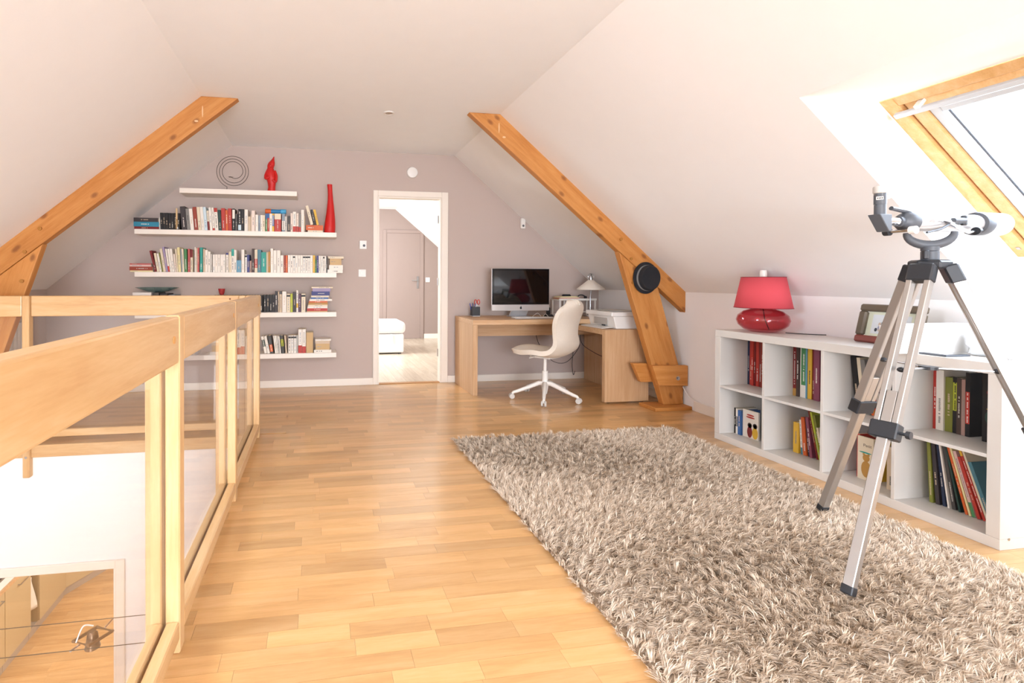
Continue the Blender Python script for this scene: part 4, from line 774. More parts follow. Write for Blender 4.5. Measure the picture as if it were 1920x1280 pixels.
# red table lamp
r = thing('table_lamp', 'red glass table lamp with red fabric shade on the bookcase', 'lamp', (3.03, 2.905, BZ))
lx, ly = 3.03, 2.905
G().lathe([(0.0001, 0.002), (0.07, 0.002), (0.11, 0.018), (0.142, 0.048), (0.153, 0.082), (0.143, 0.115), (0.112, 0.142), (0.070, 0.157), (0.030, 0.164), (0.024, 0.172), (0.021, 0.172), (0.026, 0.162), (0.066, 0.153), (0.107, 0.138), (0.137, 0.112), (0.147, 0.082), (0.136, 0.05), (0.10, 0.02), (0.0001, 0.010)], c=(lx, ly, BZ), seg=40).build('glass_base', M_REDGLASS, r, smooth=True, angle=80)
nk = G().lathe([(0.026, 0.168), (0.028, 0.175), (0.026, 0.182), (0.028, 0.189), (0.026, 0.196), (0.026, 0.215), (0.0001, 0.215)], c=(lx, ly, BZ), seg=20).build('socket', mat('dark_red_socket', '5a1820', 0.35), r, smooth=True)
G().tube([(lx, ly, BZ+0.168), (lx+0.004, ly-0.01, BZ+0.09), (lx+0.02, ly-0.03, BZ+0.014)], 0.003, 6).build('inner_cord', M_CABLE, nk)
g = G().lathe([(0.166, 0.166), (0.126, 0.376)], c=(lx, ly, BZ), seg=48); g.f = [f for f in g.f if len(f) == 4]; g.m = g.m[:len(g.f)]
o = g.build('shade', M_REDSHADE, r, smooth=True); sm = o.modifiers.new('thick', 'SOLIDIFY'); sm.thickness = 0.002; sm.offset = -1
for rr, zz in ((0.1665, 0.166), (0.1265, 0.376)): G().tube([(lx+rr*math.cos(a*PI/20), ly+rr*math.sin(a*PI/20), BZ+zz) for a in range(40)], 0.0022, 6, closed=True).build('rim', mat('shade_rim', '8e1f2b', 0.6), o)
G().lathe([(0.013, 0.21), (0.013, 0.30), (0.019, 0.33), (0.021, 0.40), (0.019, 0.423), (0.0001, 0.424)], c=(lx, ly, BZ), seg=16).build('bulb', mat('energy_saving_bulb', 'f2ece2', 0.4), r, smooth=True)
for k in range(3): G().tube([(lx, ly, BZ+0.365), (lx+0.125*math.cos(k*2*PI/3), ly+0.125*math.sin(k*2*PI/3), BZ+0.372)], 0.0016, 5).build('spoke', M_STEEL, o)
G().tube(curve([(lx+0.05, ly-0.12, BZ+0.005), (lx+0.09, ly-0.17, BZ+0.004), (lx+0.14, ly-0.22, BZ+0.004), (lx+0.20, ly-0.26, BZ+0.004)]), 0.003, 6).build('power_cord', M_CABLE, r)
# framed photograph leaning on the kneewall
r = thing('picture_frame', 'dark wooden picture frame with a group photo leaning on the bookcase top', 'picture', (3.070, 2.190, BZ)); r.rotation_euler = (0, math.radians(14), 0)
def pf(y0, y1, z0, z1, x0, x1, nm, m, parent=r, bv=0.0): return B(x0, x1, y0, y1, z0, z1).build(nm, m, parent, world=False, bevel=bv)
M_FR = mat('olive_brown_frame', '5d5142', 0.4, vary=0.15, scale=30); M_FR2 = mat('reddish_frame_foot', '7a3b33', 0.4)
pf(-0.155, 0.155, 0.0, 0.040, -0.030, 0.0, 'frame_bar', M_FR2, bv=0.008); pf(-0.155, 0.155, 0.180, 0.220, -0.030, 0.0, 'frame_bar', M_FR, bv=0.008)
pf(-0.155, -0.115, 0.0405, 0.1795, -0.030, 0.0, 'frame_bar', M_FR, bv=0.008); pf(0.115, 0.155, 0.0405, 0.1795, -0.030, 0.0, 'frame_bar', M_FR, bv=0.008)
pf(-0.115, 0.115, 0.040, 0.180, -0.008, -0.003, 'mount', mat('pale_green_mount', 'cfd3bd', 0.7))
ph = pf(-0.090, 0.090, 0.056, 0.164, -0.0095, -0.008, 'photo', mat('photo_sky', 'c9cfd4', 0.35))
for k in range(26):
    yy_, zz_ = random.uniform(-0.08, 0.08), random.uniform(0.068, 0.115)
    G().lathe([(1, 0), (0.9, -0.0006)], axis='x', seg=8, sx=0.007, sy=0.011).xf(Matrix.Translation((-0.0096, yy_, zz_))).build('print', mat('photo_tone_%d' % (k % 5), ('3a4160', '6c6f86', 'b9a99a', '2e3340', '8d93b0')[k % 5], 0.4), ph, world=False)
# white cardboard box jutting over the front edge
r = thing('cardboard_box', 'long white cardboard box lying across the bookcase top', 'box', (2.94, 2.0, BZ))
x0_, x1_, y0_, y1_, z0_, z1_ = 2.712, 3.165, 1.915, 1.962, BZ+0.0005, BZ+0.138
B(x0_, x1_, y0_, y0_+0.003, z0_, z1_).build('front_wall', M_CARD, r); B(x0_, x1_, y1_-0.003, y1_, z0_, z1_).build('back_wall', M_CARD, r); B(x1_-0.003, x1_, y0_+0.003, y1_-0.003, z0_, z1_).build('end_wall', M_CARD, r)
B(x0_, x1_-0.003, y0_+0.003, y1_-0.003, z0_, z0_+0.003).build('base', M_CARD, r); B(x0_, x1_, y0_, y1_, z1_+0.0003, z1_+0.0033).build('lid', M_CARD, r)
G().add([(x0_, y0_+0.003, z0_), (x0_, y1_-0.003, z0_), (x0_-0.010, y1_, z1_-0.003), (x0_-0.016, y0_, z1_-0.002)], [(0, 1, 2, 3)]).build('open_flap', M_CARD, r).modifiers.new('t', 'SOLIDIFY').thickness = 0.003
# crumpled white plastic bag behind the box
g = G().ball((0, 0, 0), 1, seg=28, rings=18)
def lump(v):
    n = Vector(v); a = 1+0.16*math.sin(5.3*n.x+2*n.z)+0.11*math.sin(9*n.y+3*n.x)+0.07*math.sin(14*n.z+5*n.y)
    x, y, z = n*a; return (x*0.085, y*0.135, max(z*0.095, -0.068))
g.v = [lump(v) for v in g.v]
g.xf(Matrix.Translation((3.115, 1.750, BZ+0.0690))).build('plastic_bag', mat('white_film', 'e9edf0', 0.25, bump=0.8, bscale=18), smooth=True, loc=(3.115, 1.750, BZ), label='crumpled white plastic bag at the right end of the bookcase top', cat='bag', angle=80)
# flat dark tablet lying by the box
r = thing('tablet', 'thin dark tablet lying on the bookcase top beside the white box', 'tablet', (2.92, 1.85, BZ)); B(2.85, 2.99, 1.80, 1.905, BZ+0.0004, BZ+0.009).build('body', M_GREYP, r, bevel=0.002); B(2.858, 2.982, 1.808, 1.897, BZ+0.0092, BZ+0.0100).build('screen', M_SCREEN, r)

# ------------------------------------------------------------------ telescope on its tripod
r = thing('telescope', 'silver refractor telescope on an aluminium tripod standing on the shag rug', 'telescope', (2.36, 1.545, 0.03))
AP = Vector((2.36, 1.545, 1.20)); FT = [Vector((1.846, 1.428, 0.030)), Vector((2.405, 1.980, 0.030)), Vector((2.70, 1.205, 0.012))]
def barbox(p, q, w_, d_, side, nm, m, parent, bevel=0.002):
    """rectangular bar from p to q; SIDE gives the direction of its width"""
    p, q = Vector(p), Vector(q); a = (q-p).normalized(); u = (side-a*side.dot(a)).normalized(); v = a.cross(u)
    vs = [c+u*sx*w_/2+v*sy*d_/2 for c in (p, q) for sx, sy in ((-1, -1), (1, -1), (1, 1), (-1, 1))]
    return G().add(vs, [(0, 1, 2, 3), (4, 5, 6, 7), (0, 1, 5, 4), (1, 2, 6, 5), (2, 3, 7, 6), (3, 0, 4, 7)]).build(nm, m, parent, bevel=bevel)
for f in FT:
    out = Vector((f.x-AP.x, f.y-AP.y, 0)).normalized(); tan = Vector((-out.y, out.x, 0)); top = AP+out*0.052+Vector((0, 0, -0.018)); ax = (f-top)
    leg = barbox(top+ax*0.03, top+ax*0.52, 0.017, 0.034, tan, 'leg', M_ALU, r)
    # twin upper rails
    leg.data.transform(Matrix.Translation(tan*0.0255)); barbox(top+ax*0.03-tan*0.0255, top+ax*0.52-tan*0.0255, 0.017, 0.034, tan, 'leg_rail', M_ALU, leg)
    barbox(top+ax*0.40, top+ax*0.985, 0.031, 0.030, tan, 'lower_leg', M_ALU, leg)
    cl = barbox(top+ax*0.495, top+ax*0.545, 0.080, 0.046, tan, 'clamp', M_BLACKP, leg, 0.004)
    c = top+ax*0.52; sg = -tan if f is FT[0] else tan
    k_ = G().tube([c-sg*0.038, c-sg*0.060], 0.006, 8); k_.tube([c-sg*0.058, c-sg*0.070], 0.014, 10); k_.build('clamp_knob', M_BLACKP, leg)
    barbox(top-ax*0.012, top+ax*0.045, 0.074, 0.042, tan, 'hinge_head', M_BLACKP, leg, 0.005)
    barbox(top+ax*0.975, f, 0.035, 0.034, tan, 'foot_cap', M_BLACKP, leg, 0.003)
# spreader
hz = 0.80; hub = Vector((AP.x, AP.y, hz-0.005)); 
G().lathe([(0.028, -0.006), (0.028, 0.006)], c=hub, seg=16).build('spreader_hub', M_BLACKP, r)
for f in FT:
    out = Vector((f.x-AP.x, f.y-AP.y, 0)).normalized(); top = AP+out*0.052+Vector((0, 0, -0.018)); t_ = (top.z-hz)/(top.z-f.z); p = top+(f-top)*t_-out*0.014
    barbox(hub, p, 0.012, 0.004, Vector((-out.y, out.x, 0)), 'spreader_arm', M_STEEL, r, 0); G().ball(p, 0.013, 0.013, 0.010, 8, 6).build('spreader_knob', M_BLACKP, r)
# tripod head, post and yoke
G().lathe([(0.058, -0.020), (0.062, -0.012), (0.062, 0.010), (0.050, 0.016), (0.0001, 0.016)], c=AP, seg=6).build('tripod_head', M_BLACKP, r, bevel=0.004)
po_ = G().lathe([(0.026, 0.0), (0.026, 0.036), (0.024, 0.038), (0.026, 0.040), (0.027, 0.056), (0.0001, 0.060)], c=AP+Vector((0, 0, 0.012)), seg=20).build('mount_post', M_GREYP, r, smooth=True)
G().tube([AP+Vector((-0.026, -0.01, 0.035)), AP+Vector((-0.055, -0.02, 0.035))], 0.004, 8).build('lock_bolt', M_STEEL, po_); G().tube([AP+Vector((-0.052, -0.02, 0.018)), AP+Vector((-0.052, -0.02, 0.052))], [0.009, 0.011], 8).build('lock_knob', M_BLACKP, po_, bevel=0.003)
TA = Vector((1, 0.04, 0.004)).normalized(); TC = Vector((2.40, 1.548, 1.362)); TP = Vector((-TA.y, TA.x, 0))
yk = []; 
for i in range(17):
    a = PI*(i/16); yk.append(AP+Vector((0, 0, 0.124))+(TP*0.6+Vector((-0.8, 0, 0))).normalized()*math.cos(a)*0.068+Vector((0, 0, -math.sin(a)*0.050)))
G().tube(yk, [0.010+0.008*math.sin(PI*i/16) for i in range(17)], 10).build('yoke', M_GREYP, r, smooth=True)
def axl(prof, nm, m, off=Vector((0, 0, 0)), ax=TA, parent=r, seg=28, org=TC):
    q = Vector((0, 0, 1)).rotation_difference(ax).to_matrix().to_4x4()
    return G().lathe(prof, seg=seg).xf(Matrix.Translation(org+off) @ q).build(nm, m, parent, smooth=True)
tube_ = axl([(0.034, -0.155), (0.0355, -0.150), (0.0355, 0.215)], 'main_tube', M_ALU2)
axl([(0.0365, 0.185), (0.045, 0.190), (0.047, 0.200), (0.047, 0.226), (0.045, 0.232)], 'dew_ring', M_GREYP, parent=tube_)
axl([(0.0445, 0.226), (0.0455, 0.232), (0.0455, 0.325), (0.0425, 0.325), (0.0415, 0.26), (0.0001, 0.25)], 'dew_shield', M_ALU2, parent=tube_)
axl([(0.0001, -0.205), (0.020, -0.205), (0.020, -0.19), (0.030, -0.18), (0.037, -0.165), (0.037, -0.138), (0.034, -0.135)], 'focuser_ring', M_GREYP, parent=tube_)
dt = axl([(0.0165, -0.265), (0.0165, -0.20)], 'drawtube', M_CHROME, parent=tube_)
fk = TC+TA*-0.19+Vector((0, 0, -0.036)); G().tube([fk+TP*-0.045, fk+TP*0.045], 0.006, 8).build('focus_shaft', M_STEEL, tube_)
for s in (-1, 1): G().tube([fk+TP*s*0.032, fk+TP*s*0.05], 0.015, 14).build('focus_knob', M_WPLAS if s < 0 else M_BLACKP, tube_, smooth=True)
# star diagonal and eyepiece
d0 = TC+TA*-0.285
def loc_prism(pts2, hw, nm, m, parent):
    g = G(); v = []
    for s in (-1, 1): v += [d0+TA*a+Vector((0, 0, b))+TP*s*hw for a, b in pts2]
    n = len(pts2); g.add(v, [tuple(range(n)), tuple(range(n, 2*n))]+[(i, (i+1) % n, n+(i+1) % n, n+i) for i in range(n)]); return g.build(nm, m, parent, bevel=0.002)
dg_ = loc_prism([(-0.036, 0.024), (0.024, 0.024), (0.024, -0.040), (0.010, -0.040)], 0.021, 'diagonal', M_GREYP, r)
ey = axl([(0.0175, 0.020), (0.0175, 0.062), (0.0185, 0.063), (0.0185, 0.105), (0.017, 0.106)], 'eyepiece', M_GREYP, ax=Vector((0, 0, 1)), parent=dg_, org=d0+TA*-0.004)
axl([(0.018, 0.104), (0.0215, 0.107), (0.0215, 0.128), (0.0195, 0.131), (0.0001, 0.131)], 'eyecup', mat('pale_grey_cap', 'c9c4bd', 0.5), ax=Vector((0, 0, 1)), parent=ey, org=d0+TA*-0.004)
e0 = d0+TA*-0.004+Vector((0, 0, 0.085)); vv = Vector((-0.84, -0.54, 0)).normalized(); uu = Vector((vv.y, -vv.x, 0))
G().add([e0+vv*0.0188+uu*a+Vector((0, 0, b)) for a, b in ((-0.010, -0.006), (0.010, -0.006), (0.010, 0.006), (-0.010, 0.006))], [(0, 1, 2, 3)]).build('label_plate', M_CARD, ey)
g = G()
for k in range(4): a = -0.008+k*0.0042; g.add([e0+vv*0.0191+uu*x_+Vector((0, 0, z_)) for x_, z_ in ((a, -0.003), (a+0.0028, -0.003), (a+0.0028, 0.003), (a, 0.003))], [(0, 1, 2, 3)])
g.build('label_print', M_BLACKP, ey)
for zz, ln_ in ((0.098, 0.03), (0.06, 0.028)): G().tube([d0+TA*-0.004+Vector((0, 0, zz))+TP*-0.0+TA*-0.016, d0+TA*-0.004+Vector((0, 0, zz))-TA*ln_], 0.0018, 6).build('set_screw', M_STEEL, ey)
G().tube([d0+Vector((0, 0, 0.088))+TA*0.012, d0+Vector((0, 0, 0.092))+TA*0.034], [0.005, 0.009], 10).build('thumb_screw', M_WPLAS, ey, smooth=True)
# finder arm, slow-motion rod with knobs
G().tube([TC+TA*-0.235+Vector((0, 0, 0.050)), TC+TA*-0.17+Vector((0, 0, 0.042)), TC+TA*-0.15+Vector((0, 0, 0.036))], [0.008, 0.010, 0.012], 8).build('finder_bracket', M_GREYP, tube_, smooth=True)
s0 = TC-TP*0.045; sr = G().tube([s0+TA*-0.13+Vector((0, 0, -0.045)), s0+TA*-0.06+Vector((0, 0, -0.030)), s0+TA*-0.02+Vector((0, 0, -0.012)), s0+TA*0.015+Vector((0, 0, -0.006))], 0.0042, 8).build('slow_motion_rod', M_GREYP, r, smooth=True)
sr2 = G().tube([s0+TA*-0.02+Vector((0, 0, -0.006)), s0+TA*0.04+Vector((0, 0, -0.028)), s0+TA*0.085+Vector((0, 0, -0.040))], 0.007, 10).build('altitude_arm', M_CHROME, r, smooth=True)
G().tube([s0+TA*0.085+Vector((0, 0, -0.040)), s0+TA*0.125+Vector((0, 0, -0.034))], 0.004, 8).build('adjuster', M_STEEL, sr2); G().tube([s0+TA*0.118+Vector((0, 0, -0.034)), s0+TA*0.130+Vector((0, 0, -0.033))], 0.015, 12).build('adjuster_knob', M_BLACKP, sr2)
G().tube([s0+TA*0.0+Vector((0, 0, 0.004)), s0+TA*0.055+Vector((0, 0, 0.004))], [0.010, 0.013], 10).build('axis_bolt', M_GREYP, r, smooth=True); G().tube([s0+TA*0.056+Vector((0, 0, -0.014)), s0+TA*0.056+Vector((0, 0, 0.024))], [0.010, 0.010], 8).build('axis_knob', M_BLACKP, r, bevel=0.003)
G().tube(curve([s0+TA*-0.10+Vector((0, 0, 0.0)), s0+TA*-0.07+Vector((0, 0, 0.006)), s0+TA*-0.03+Vector((0, 0, 0.002)), s0+TA*0.0+Vector((0, 0, -0.006))]), 0.007, 8).build('spring_cable', M_CHROME, r, smooth=True)

# ------------------------------------------------------------------ desk with pull-out panel
r = thing('desk', 'oak veneer corner desk with a pull-out return beside the roof strut', 'desk', (2.2, 4.8, 0))
DZ = 0.745
B(1.515, 3.11, 4.597, 5.225, DZ-0.048, DZ).build('top', M_OAK, r, bevel=0.002)
B(1.515, 1.563, 4.597, 5.225, 0, DZ-0.0485).build('side_panel', M_OAKZ, r, bevel=0.002); B(3.062, 3.11, 4.597, 5.225, 0, DZ-0.0485).build('side_panel', M_OAKZ, r, bevel=0.002)
B(1.5635, 3.0615, 4.96, 4.98, 0.545, DZ-0.06).build('back_rail', M_OAK, r)
pt = B(2.610, 3.055, 4.148, 5.0, 0.637, 0.685).build('pull_out_top', M_OAK, r, bevel=0.002)
pl = B(2.610, 3.055, 4.10, 4.1475, 0.018, 0.685).build('pull_out_leg', M_OAKZ, r, bevel=0.002)
for x in (2.66, 3.0): G().tube([(x-0.008, 4.124, 0.0105), (x+0.008, 4.124, 0.0105)], 0.010, 12).build('castor', M_STEEL, pl, smooth=True)

# computer
r = thing('computer', 'silver all-in-one desktop computer with black screen on the desk', 'computer', (2.16, 5.0, DZ)); my = 4.945
B(1.832, 2.486, my, my+0.022, 0.812, 1.268).build('casing', M_ALU2, r, bevel=0.008, seg=3)
B(1.836, 2.482, my-0.003, my-0.0005, 0.880, 1.264).build('bezel', M_BEZEL, r, bevel=0.001); B(1.858, 2.460, my-0.0036, my-0.0032, 0.903, 1.243).build('screen', M_SCREEN, r)
B(1.834, 2.484, my-0.003, my-0.0005, 0.815, 0.8795).build('chin', M_ALU2, r, bevel=0.001)
# dark emblem: an apple shape with a bite and a leaf
ap = []
for i in range(40):
    a = 2*PI*i/40; rr = 0.0125*(1-0.10*math.cos(2*a))*(1-0.16*max(0, math.sin(a))**8); x_, z_ = rr*math.cos(a), rr*math.sin(a)*1.02
    dx_, dz_ = x_-0.0165, z_-0.002
    if math.hypot(dx_, dz_) < 0.0075: x_ = 0.0165-math.sqrt(max(0.0075**2-dz_**2, 0))
    ap.append((2.160+x_, 0.845+z_))
eb = G().prism(ap, my-0.0036, my-0.003).build('emblem', M_BLACKP, r)
G().prism([(2.160+0.0075*math.cos(a*PI/6)*0.45+0.0020, 0.8618+0.0055*math.sin(a*PI/6)) for a in range(12)], my-0.0036, my-0.003).build('emblem_leaf', M_BLACKP, eb)
G().prism([(my+0.02, 0.812), (my+0.06, 0.93), (my+0.075, 0.93), (my+0.045, 0.812), (my+0.10, DZ+0.012), (my+0.08, DZ+0.004)], 2.065, 2.255, 'x').build('stand_neck', M_ALU2, r)
B(2.055, 2.265, my-0.045, my+0.14, DZ+0.0005, DZ+0.010).build('stand_foot', M_ALU2, r, bevel=0.003)
r = thing('keyboard', 'white slim keyboard on the desk in front of the computer', 'keyboard', (2.21, 4.78, DZ)); B(2.00, 2.42, 4.705, 4.825, DZ+0.0005, DZ+0.010).build('base', M_ALU2, r, bevel=0.002)
for row in range(5):
    for c_ in range(14): B(2.008+c_*0.0292, 2.033+c_*0.0292, 4.712+row*0.0222, 4.730+row*0.0222, DZ+0.0102, DZ+0.0135).build('key', M_WPLAS, r)
r = thing('computer_mouse', 'small white mouse beside the keyboard on the desk', 'mouse', (2.50, 4.76, DZ)); g = G().ball((2.50, 4.76, DZ+0.011), 0.028, 0.05, 0.017, 14, 8); g.v = [(x, y, max(z, DZ+0.0005)) for x, y, z in g.v]; g.build('shell', M_WPLAS, r, smooth=True)
# pen pot with scissors and pens
r = thing('pen_pot', 'dark square pen pot holding scissors and pens on the desk', 'pen pot', (1.705, 5.13, DZ)); px_, py_ = 1.712, 5.13
for a, b, c, d in ((-0.042, 0.042, -0.042, -0.038), (-0.042, 0.042, 0.038, 0.042), (-0.042, -0.038, -0.0378, 0.0378), (0.038, 0.042, -0.0378, 0.0378)): B(px_+a, px_+b, py_+c, py_+d, DZ+0.008, DZ+0.105).build('wall', M_GREYP if 0 else mat('anthracite_mesh', '3a3c3f', 0.5), r)
B(px_-0.043, px_+0.043, py_-0.043, py_+0.043, DZ+0.0005, DZ+0.008).build('foot', M_ALU2, r)
sc = thing('scissors', 'red-handled scissors standing in the dark pen pot', 'scissors', (px_+0.02, py_, DZ+0.01))
for s in (-1, 1):
    G().tube([(px_+0.022+s*0.017+0.014*math.cos(a*PI/8), py_, DZ+0.155+0.026*math.sin(a*PI/8)) for a in range(16)], 0.0045, 8, closed=True).build('handle', mat('red_plastic', 'c43a2e', 0.4), sc, smooth=True)
    barbox((px_+0.022+s*0.010, py_+s*0.002, DZ+0.135), (px_+0.022-s*0.012, py_+s*0.002, DZ+0.012), 0.010, 0.002, Vector((1, 0, 0)), 'blade', M_STEEL, sc, 0)
for i, (dx_, ang, c_, nm) in enumerate(((-0.026, -0.22, '3b4fa3', 'blue pen leaning left in the pen pot'), (-0.015, -0.10, '31407d', 'dark blue pen standing in the pen pot'), (-0.006, 0.12, 'd8d6d2', 'white pen standing in the pen pot'), (-0.022, 0.18, '59609a', 'violet blue pen leaning right in the pen pot'))):
    pn = thing('pen', nm, 'pen', (px_+dx_, py_+0.014-0.009*i, DZ+0.010), group='pens in the pen pot'); L_ = 0.135
    e1 = Vector((px_+dx_+math.sin(ang)*L_*0.75, py_+0.014-0.009*i, DZ+0.010+math.cos(ang)*L_*0.75)); b0 = Vector((px_+dx_, py_+0.014-0.009*i, DZ+0.010)); e2 = b0+(e1-b0)*1.33
    G().tube([b0, e1], 0.0042, 8).build('barrel', mat('pen_'+c_, c_, 0.4), pn, smooth=True); G().tube([e1, e2], 0.005, 8).build('cap', mat('pen_cap_'+c_, c_, 0.35), pn, smooth=True)
# phone in its dock, router, cables on the desk
r = thing('phone_dock', 'black phone dock on the desk right of the computer', 'phone', (2.50, 4.98, DZ)); G().prism([(4.96, DZ+0.0005), (5.03, DZ+0.0005), (5.03, DZ+0.02), (4.99, DZ+0.025)], 2.46, 2.55, 'x').build('cradle', M_BLACKP, r, bevel=0.004); o = B(2.478, 2.525, 4.99, 5.012, DZ+0.024, DZ+0.10).build('handset', M_BLACKP, r, bevel=0.006)
r = thing('router', 'low white router under the wire rack on the desk', 'router', (2.66, 5.0, DZ)); B(2.57, 2.80, 4.90, 5.02, DZ+0.0005, DZ+0.032).build('body', M_WPLAS, r, bevel=0.010, seg=3); B(2.60, 2.77, 4.8985, 4.90, DZ+0.010, DZ+0.016).build('light_strip', M_GREYP, r)
G().tube(curve([(2.28, 4.92, DZ+0.005), (2.33, 4.90, DZ+0.045), (2.37, 4.88, DZ+0.005), (2.42, 4.90, DZ+0.035), (2.455, 4.90, DZ+0.005)]), 0.0025, 6).build('usb_cable', M_WPLAS, smooth=True, loc=(2.35, 4.9, DZ), label='white looped cable lying on the desk below the computer', cat='cable')
r = thing('earphones', 'dark tangled earphones lying on the desk beside the keyboard', 'earphones', (2.62, 4.82, DZ)); G().tube(curve([(2.52, 4.83, DZ+0.004), (2.58, 4.80, DZ+0.010), (2.63, 4.84, DZ+0.006), (2.60, 4.86, DZ+0.010), (2.67, 4.80, DZ+0.005), (2.70, 4.85, DZ+0.005)]), 0.003, 6).build('cord', M_CABLE, r, smooth=True)
for p in ((2.52, 4.83), (2.70, 4.85)): G().ball((p[0], p[1], DZ+0.008), 0.008, 0.008, 0.0075, 8, 6).build('bud', M_CABLE, r, smooth=True)
# wire rack with papers
r = thing('desk_rack', 'white metal desk rack carrying magazines behind the chair', 'rack', (2.87, 5.1, DZ))
for x in (2.655, 2.795, 3.075):
    for y in (5.03, 5.20): B(x-0.007, x+0.007, y-0.007, y+0.007, DZ+0.0005, DZ+0.172).build('leg', M_WMET, r)
B(2.64, 3.09, 5.02, 5.21, DZ+0.1725, DZ+0.182).build('shelf_plate', M_WMET, r, bevel=0.002); B(2.64, 3.09, 5.02, 5.026, DZ+0.182, DZ+0.195).build('lip', M_WMET, r); B(2.803, 3.067, 5.025, 5.033, DZ+0.04, DZ+0.052).build('cross_bar', M_WMET, r)
zz = DZ+0.1825
for i, (x0_, l_, w_, t_, ck, nm) in enumerate(((2.655, 0.245, 0.165, 0.009, 'be', 'beige magazine at the bottom of the pile on the desk rack'), (2.66, 0.235, 0.155, 0.008, 'or', 'orange magazine second in the pile on the desk rack'), (2.655, 0.23, 0.16, 0.010, 'cr', 'cream magazine third in the pile on the desk rack'), (2.67, 0.20, 0.15, 0.007, 'yc', 'pale yellow magazine on top of the pile on the desk rack'))):
    m_ = B(x0_, x0_+l_, 5.035, 5.035+w_, zz, zz+t_).build('magazine', cov(ck), loc=(x0_, 5.035, zz), label=nm, cat='magazine', group='magazines on the desk rack'); B(x0_+0.001, x0_+l_+0.0008, 5.036, 5.035+w_-0.002, zz+0.001, zz+t_-0.001).build('page_block', M_PAPER, m_); zz += t_+0.0005
r = thing('stapler', 'black stapler lying on top of the magazines on the rack', 'stapler', (2.77, 5.1, zz)); B(2.72, 2.82, 5.09, 5.115, zz, zz+0.012).build('base', M_BLACKP, r, bevel=0.002); B(2.725, 2.815, 5.092, 5.113, zz+0.0125, zz+0.022).build('arm', M_BLACKP, r, bevel=0.003)
r = thing('headset', 'black headset lying on the right part of the desk rack', 'headset', (2.94, 5.1, DZ+0.182))
G().tube([(2.955+0.05*math.cos(a*PI/10), 5.11, DZ+0.198+0.035*math.sin(a*PI/10)) for a in range(11)], 0.006, 8).build('band', M_BLACKP, r, smooth=True)
for s in (-1, 1): G().tube([(2.955+s*0.05-0.008*s, 5.11, DZ+0.202), (2.955+s*0.05+0.010*s, 5.11, DZ+0.202)], 0.019, 12).build('ear_cup', M_BLACKP, r, smooth=True)
# desk lamp with a white cone shade
r = thing('desk_lamp', 'desk lamp with white cone shade and thin steel pole', 'lamp', (2.985, 4.96, DZ)); lx, ly = 2.985, 4.965
G().lathe([(0.075, 0.0005), (0.075, 0.010), (0.02, 0.018), (0.0001, 0.018)], c=(lx, ly+0.01, DZ), seg=28).build('base', M_STEEL, r, smooth=True)
G().tube([(lx, ly+0.01, DZ+0.015), (lx, ly+0.01, DZ+0.20), (lx+0.045, ly+0.05, DZ+0.44), (lx, ly, DZ+0.47)], 0.005, 8).build('pole', M_STEEL, r, smooth=True)
sh = G().lathe([(0.146, 0.292), (0.148, 0.305), (0.030, 0.400), (0.022, 0.402)], c=(lx, ly, DZ), seg=36); sh.f = [f for f in sh.f if len(f) == 4]; sh.m = sh.m[:len(sh.f)]
sh = sh.build('shade', mat('white_opal_shade', 'efe6d8', 0.5), r, smooth=True, angle=60); q_ = sh.modifiers.new('t', 'SOLIDIFY'); q_.thickness = 0.003
G().lathe([(0.022, 0.400), (0.024, 0.425), (0.018, 0.450), (0.0001, 0.455)], c=(lx, ly, DZ), seg=18).build('socket', M_STEEL, r, smooth=True)
G().ball((lx, ly, DZ+0.335), 0.026, 0.026, 0.032, 14, 8).build('bulb', mat('frosted_bulb', 'f3eee4', 0.4), r, smooth=True)
for s in (-1, 1): G().tube(curve([(lx+s*0.022, ly, DZ+0.405), (lx+s*0.034, ly, DZ+0.44), (lx+s*0.018, ly, DZ+0.468), (lx, ly, DZ+0.468)]), 0.003, 6).build('yoke', M_STEEL, r, smooth=True)
# printer on the return
r = thing('printer', 'white inkjet printer on the low return of the desk', 'printer', (2.92, 4.38, 0.685)); pz = 0.6855
G().prism([(2.765, pz), (3.045, pz), (3.045, pz+0.115), (2.735, pz+0.115)], 4.165, 4.60).build('body', M_WPLAS, r, bevel=0.006, seg=2)
B(2.715, 3.048, 4.160, 4.605, pz+0.1155, pz+0.158).build('lid', M_WPLAS, r, bevel=0.008, seg=2)
B(2.7395, 2.748, 4.27, 4.49, pz+0.03, pz+0.095).build('output_slot', mat('grey_slot', 'b5b0a9', 0.5), r)
G().prism([(2.64, pz+0.0), (2.762, pz+0.010), (2.762, pz+0.016), (2.64, pz+0.007)], 4.20, 4.57).build('paper_tray', M_WPLAS, r, bevel=0.002)
B(2.7375, 2.7398, 4.30, 4.36, pz+0.018, pz+0.030).build('button_strip', M_BLACKP, r)
for i, (a_, ck, nm) in enumerate(((0.0, 'gy', 'grey folder lying on the printer lid'), (0.10, 'lg', 'light grey sheet on top of the folder on the printer'))):
    B(-0.11, 0.11, -0.15, 0.15, 0, 0.004).build('paper_folder', cov(ck), world=False, loc=None, label=nm, cat='folder').matrix_world = Matrix.Translation((2.89, 4.36, pz+0.1585+0.0045*i)) @ Matrix.Rotation(a_, 4, 'Z')
